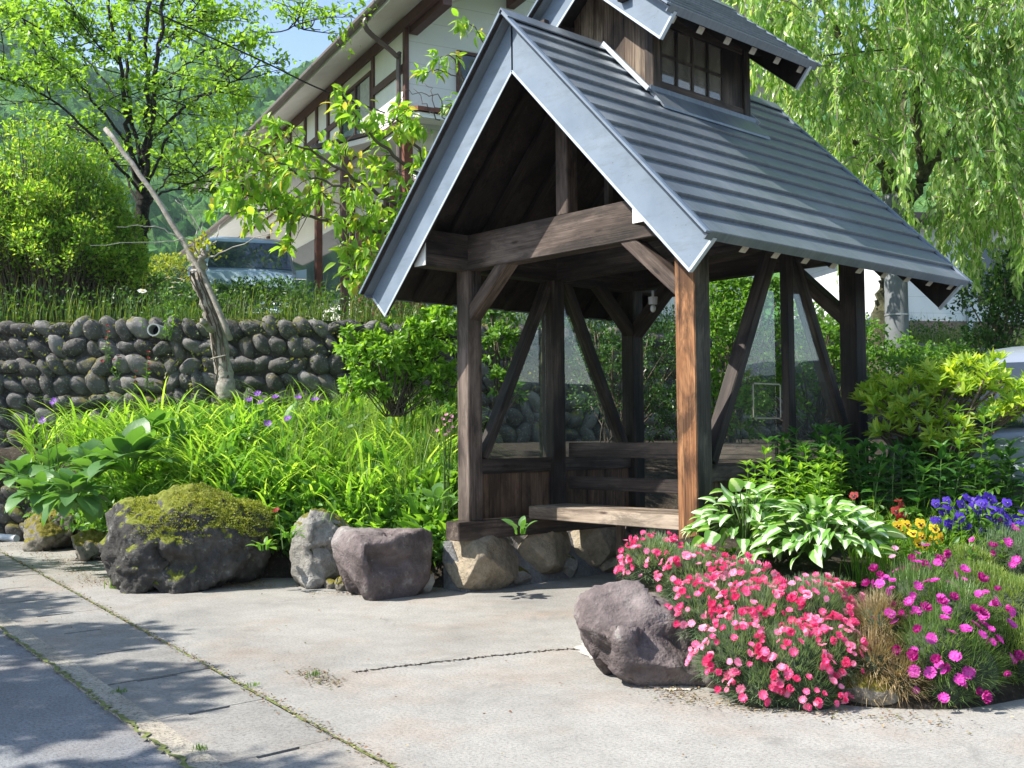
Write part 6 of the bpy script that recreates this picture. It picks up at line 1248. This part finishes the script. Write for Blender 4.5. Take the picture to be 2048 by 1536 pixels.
# pansies
def pansy(mats, R):
    V = []; F = []; mi = []
    def disc(cx, cy, r1, r2, z, m, k=10):
        b = len(V)
        for i in range(k): a = 2*math.pi*i/k; V.append((cx+r1*math.cos(a), cy+r2*math.sin(a), z+.12*R*((i % 2)*.4)))
        F.append([b+i for i in range(k)]); mi.append(m)
    disc(-.38*R, .45*R, .45*R, .48*R, 0, 0); disc(.38*R, .45*R, .45*R, .48*R, .002, 0); disc(-.5*R, -.08*R, .44*R, .40*R, .004, 0); disc(.5*R, -.08*R, .44*R, .40*R, .006, 0); disc(0, -.48*R, .56*R, .46*R, .009, 0)
    disc(0, -.32*R, .28*R, .24*R, .014, 1, 7); disc(-.32*R, -.02*R, .20*R, .13*R, .0125, 1, 6); disc(.32*R, -.02*R, .20*R, .13*R, .0125, 1, 6); disc(0, -.1*R, .07*R, .07*R, .017, 2, 6)
    me = bpy.data.meshes.new('pansy'); me.from_pydata(V, [], F); me.polygons.foreach_set('material_index', mi); [me.materials.append(m) for m in mats]; me.update(); return me
FL['ypansy'] = pansy([M['ye'], M['bk'], M['ye']], .036); FL['vpansy'] = pansy([M['vi'], M['vic'], M['wh']], .034); FL['rpansy'] = pansy([M['rd'], M['bk'], M['ye']], .032)
def pansies(lab, key, pxs, D, zb=.55, s=1.):
    P = [at(x, y, D+random.uniform(-.12, .12)) for x, y in pxs]; g = V3(*P[0]); g[2] = zb-.05; e = empty('pansy_clump', tuple(g)); tag(e, lab, 'flower'); ch = []; mb = MB()
    for p in P:
        b = p+V3(rng.normal(0, .03), rng.normal(0, .03), -.18); ch.append((smoothpath([b, (b+p)/2+rng.normal(0, .01, 3), p], 3), [.0025]*7)); nn_ = nrm(-FW+V3(0, 0, .25)+rng.normal(0, .28, 3)); x = nrm(np.cross(V3(0, 0, 1), nn_)); y = np.cross(nn_, x)
        o = bpy.data.objects.new('blossom', FL[key]); COL.objects.link(o); o.parent = e; k = s*random.uniform(.85, 1.15); r = random.uniform(-.3, .3); X, Y = x*math.cos(r)+y*math.sin(r), y*math.cos(r)-x*math.sin(r)
        o.matrix_basis = Matrix.Translation(-e.location) @ Matrix([[X[0]*k, Y[0]*k, nn_[0]*k, p[0]], [X[1]*k, Y[1]*k, nn_[1]*k, p[1]], [X[2]*k, Y[2]*k, nn_[2]*k, p[2]], [0, 0, 0, 1]])
        m = 9; leaves(mb, b+V3(0, 0, .09)+rng.normal(0, .05, (m, 3)), rvec(m)+[0, 0, .4], rvec(m)+[0, 0, 1], rng.uniform(.04, .07, m), T_OVAL)
    tubes(ch, 4).build('stalks', M['stem'], e); mb.build('leaves', M['lf_mid'], e)
pansies('clump of yellow pansies with dark faces right of the larger hosta', 'ypansy', [(1795, 1052), (1812, 1050), (1840, 1048), (1825, 1068), (1843, 1072), (1868, 1058), (1866, 1080), (1838, 1085), (1825, 1090), (1848, 1092), (1870, 1090), (1880, 1075), (1802, 1062)], 7.1)
pansies('three smaller yellow pansies at the front of the violet ones', 'ypansy', [(1908, 1054), (1927, 1070), (1893, 1062)], 7.5, s=.8)
vp = [(random.uniform(1865, 2060), random.uniform(992, 1078)) for _ in range(110)]; vp = [(x, y) for x, y in vp if y > 1000+abs(x-1950)*.1-8 and not (x < 1900 and y > 1060)]
pansies('broad patch of violet-blue pansies behind the yellow ones at the right edge', 'vpansy', vp, 7.35, s=1.0)
pansies('few dark red pansies behind the larger hosta', 'rpansy', [(1708, 992), (1796, 1002), (1803, 1012), (1792, 1022), (1806, 1030), (1798, 1038)], 7.3)
stalk_flower('lilac_flower', 'two tiny pale lilac blossoms beside the larger hosta', [at(1790, 1098, 6.6), at(1785, 1115, 6.5)], .35, 'lilac', s=.9)
g0, g1 = at(-25, 960, 12.6), at(34, 1008, 12.2)
for g_ in (g0, g1): g_[2] = max(.06, HB(g_[0], g_[1], .3)+.05)
gp = tubes([([g0, g1], [.04, .04])], 14).build('ground_pipe', plain('white_grey_pipe', (.45, .46, .47), .5)); tag(gp, 'thin white-grey pipe lying at the far left end of the bed', 'pipe')
rosette('weed_clump', 'green weed with lance leaves growing at the foot of the pale pitted stone', on(578, 1150, 2, 0)+[0, 0, .02], 12, .13, TW, M['lf_fresh'], (.1, 1.4))
rosette('weed_clump', 'weed trailing from the bed just above the pale pitted stone', at(578, 1075, 10.2), 10, .12, TW, M['lf_mid'], (.3, 2.0))
rosette('weed_clump', 'low weed in the dark gap right of the mossy boulder', at(528, 1100, 10.3), 9, .11, T_ROUND, M['lf_mid'], (.2, 1.6))
# flat edging stones under the flowers
for i, (x, y, D, s, lb) in enumerate(((1750, 1415, 5.95, .17, 'mossy edging stone under the dried clump'), (1620, 1410, 6.1, .16, 'edging stone in shade under the pink carnations'), (1830, 1150, 6.9, .12, 'grey edging stone between the hosta and the magenta carnations'), (1880, 1400, 6.1, .15, 'edging stone hidden under the magenta carnations'))):
    p = at(x, y, D); p[2] = max(.06, p[2]); tag(rock('edging_stone', p, (s*1.4, s, s*.7), 60+i, M['rock_moss'], 6, .12, YAWR, 4), lb, 'stone')
mp_ = MB(); q = smoothpath([V3(2.62, -.98, .006), V3(2.75, -1.2, .006), V3(3.1, -1.36, .006), V3(3.6, -1.58, .006), V3(3.9, -1.66, .006), V3(4.0, -1.45, .006), V3(3.3, -1.1, .006), V3(2.7, -.8, .006), V3(2.62, -.98, .006)], 9)[:-1]
q[:, :2] += rng.normal(0, .018, (len(q), 2)); mp_.add(q, [np.array([list(range(len(q)))])])
tag(mp_.build('mortar_patch', plain('pale_rough_mortar', (.46, .43, .38), .95, 0, .25, 18)), kind='structure')

# ================================================================= LIGHT, SKY, CAMERA
SUN = nrm(V3(-.377, -.678, .865)); el = math.asin(SUN[2]); az = math.atan2(SUN[0], SUN[1])
w = bpy.data.worlds.new('World'); SC.world = w; w.use_nodes = True; nt = w.node_tree; nt.nodes.clear()
N_ = nt.nodes.new; out = N_('ShaderNodeOutputWorld'); bg = N_('ShaderNodeBackground'); sky = N_('ShaderNodeTexSky'); sky.sky_type = 'NISHITA'
sky.sun_disc = False; sky.sun_elevation = el; sky.sun_rotation = az; sky.air_density = 1.0; sky.dust_density = .6; sky.ozone_density = 1.4
tc = N_('ShaderNodeTexCoord'); mp = N_('ShaderNodeMapping'); mp.inputs['Scale'].default_value = (1, 1, 3.2); nt.links.new(tc.outputs['Generated'], mp.inputs[0])
ns = N_('ShaderNodeTexNoise'); ns.inputs['Scale'].default_value = 3.6; ns.inputs['Detail'].default_value = 9; ns.inputs['Roughness'].default_value = .62; nt.links.new(mp.outputs[0], ns.inputs['Vector'])
cr = N_('ShaderNodeValToRGB'); cr.color_ramp.elements[0].position = .56; cr.color_ramp.elements[0].color = (0, 0, 0, 1); cr.color_ramp.elements[1].position = .76; cr.color_ramp.elements[1].color = (.95,)*3+(1,); nt.links.new(ns.outputs['Fac'], cr.inputs['Fac'])
mx = N_('ShaderNodeMix'); mx.data_type = 'RGBA'; mx.inputs[7].default_value = (6.5, 6.7, 7.0, 1); nt.links.new(cr.outputs[0], mx.inputs[0]); nt.links.new(sky.outputs[0], mx.inputs[6])
nt.links.new(mx.outputs[2], bg.inputs['Color']); bg.inputs['Strength'].default_value = .135; nt.links.new(bg.outputs[0], out.inputs['Surface'])
sl = bpy.data.lights.new('sun', 'SUN'); sl.energy = 5.0; sl.angle = math.radians(.5); sl.color = (1, .955, .88)
so = bpy.data.objects.new('sun', sl); COL.objects.link(so); so.rotation_euler = Vector(tuple(SUN)).to_track_quat('Z', 'Y').to_euler(); so.location = (0, 0, 30)
cam = bpy.data.cameras.new('camera'); cam.sensor_width = 36; cam.lens = FPX/2048*36; cam.clip_end = 4000; cam.clip_start = .05
co = bpy.data.objects.new('camera', cam); COL.objects.link(co)
co.matrix_world = Matrix([[RT[0], UP[0], -FW[0], CP[0]], [RT[1], UP[1], -FW[1], CP[1]], [RT[2], UP[2], -FW[2], CP[2]], [0, 0, 0, 1]])
SC.camera = co
vs = SC.view_settings; vs.view_transform = 'Standard'; vs.look = 'None'; vs.gamma = 1; vs.exposure = 1.06; vs.use_curve_mapping = False
SC.cycles.max_bounces = 7; SC.cycles.transparent_max_bounces = 12; SC.cycles.diffuse_bounces = 3; SC.cycles.transmission_bounces = 4; SC.cycles.glossy_bounces = 3
SC.cycles.caustics_reflective = False; SC.cycles.caustics_refractive = False

# air between the garden and the mountain
hz = MB(); hz.box((-760, -620, -3), (620, 760, 260)); ho = hz.build('haze', None); tag(ho, kind='stuff')
hm = bpy.data.materials.new('haze_air'); hm.use_nodes = True; hm.node_tree.nodes.clear(); o_ = hm.node_tree.nodes.new('ShaderNodeOutputMaterial'); pv_ = hm.node_tree.nodes.new('ShaderNodeVolumePrincipled')
pv_.inputs['Color'].default_value = (.72, .86, 1, 1); pv_.inputs['Density'].default_value = .0002; pv_.inputs['Anisotropy'].default_value = .2; hm.node_tree.links.new(pv_.outputs[0], o_.inputs['Volume']); ho.data.materials.append(hm)
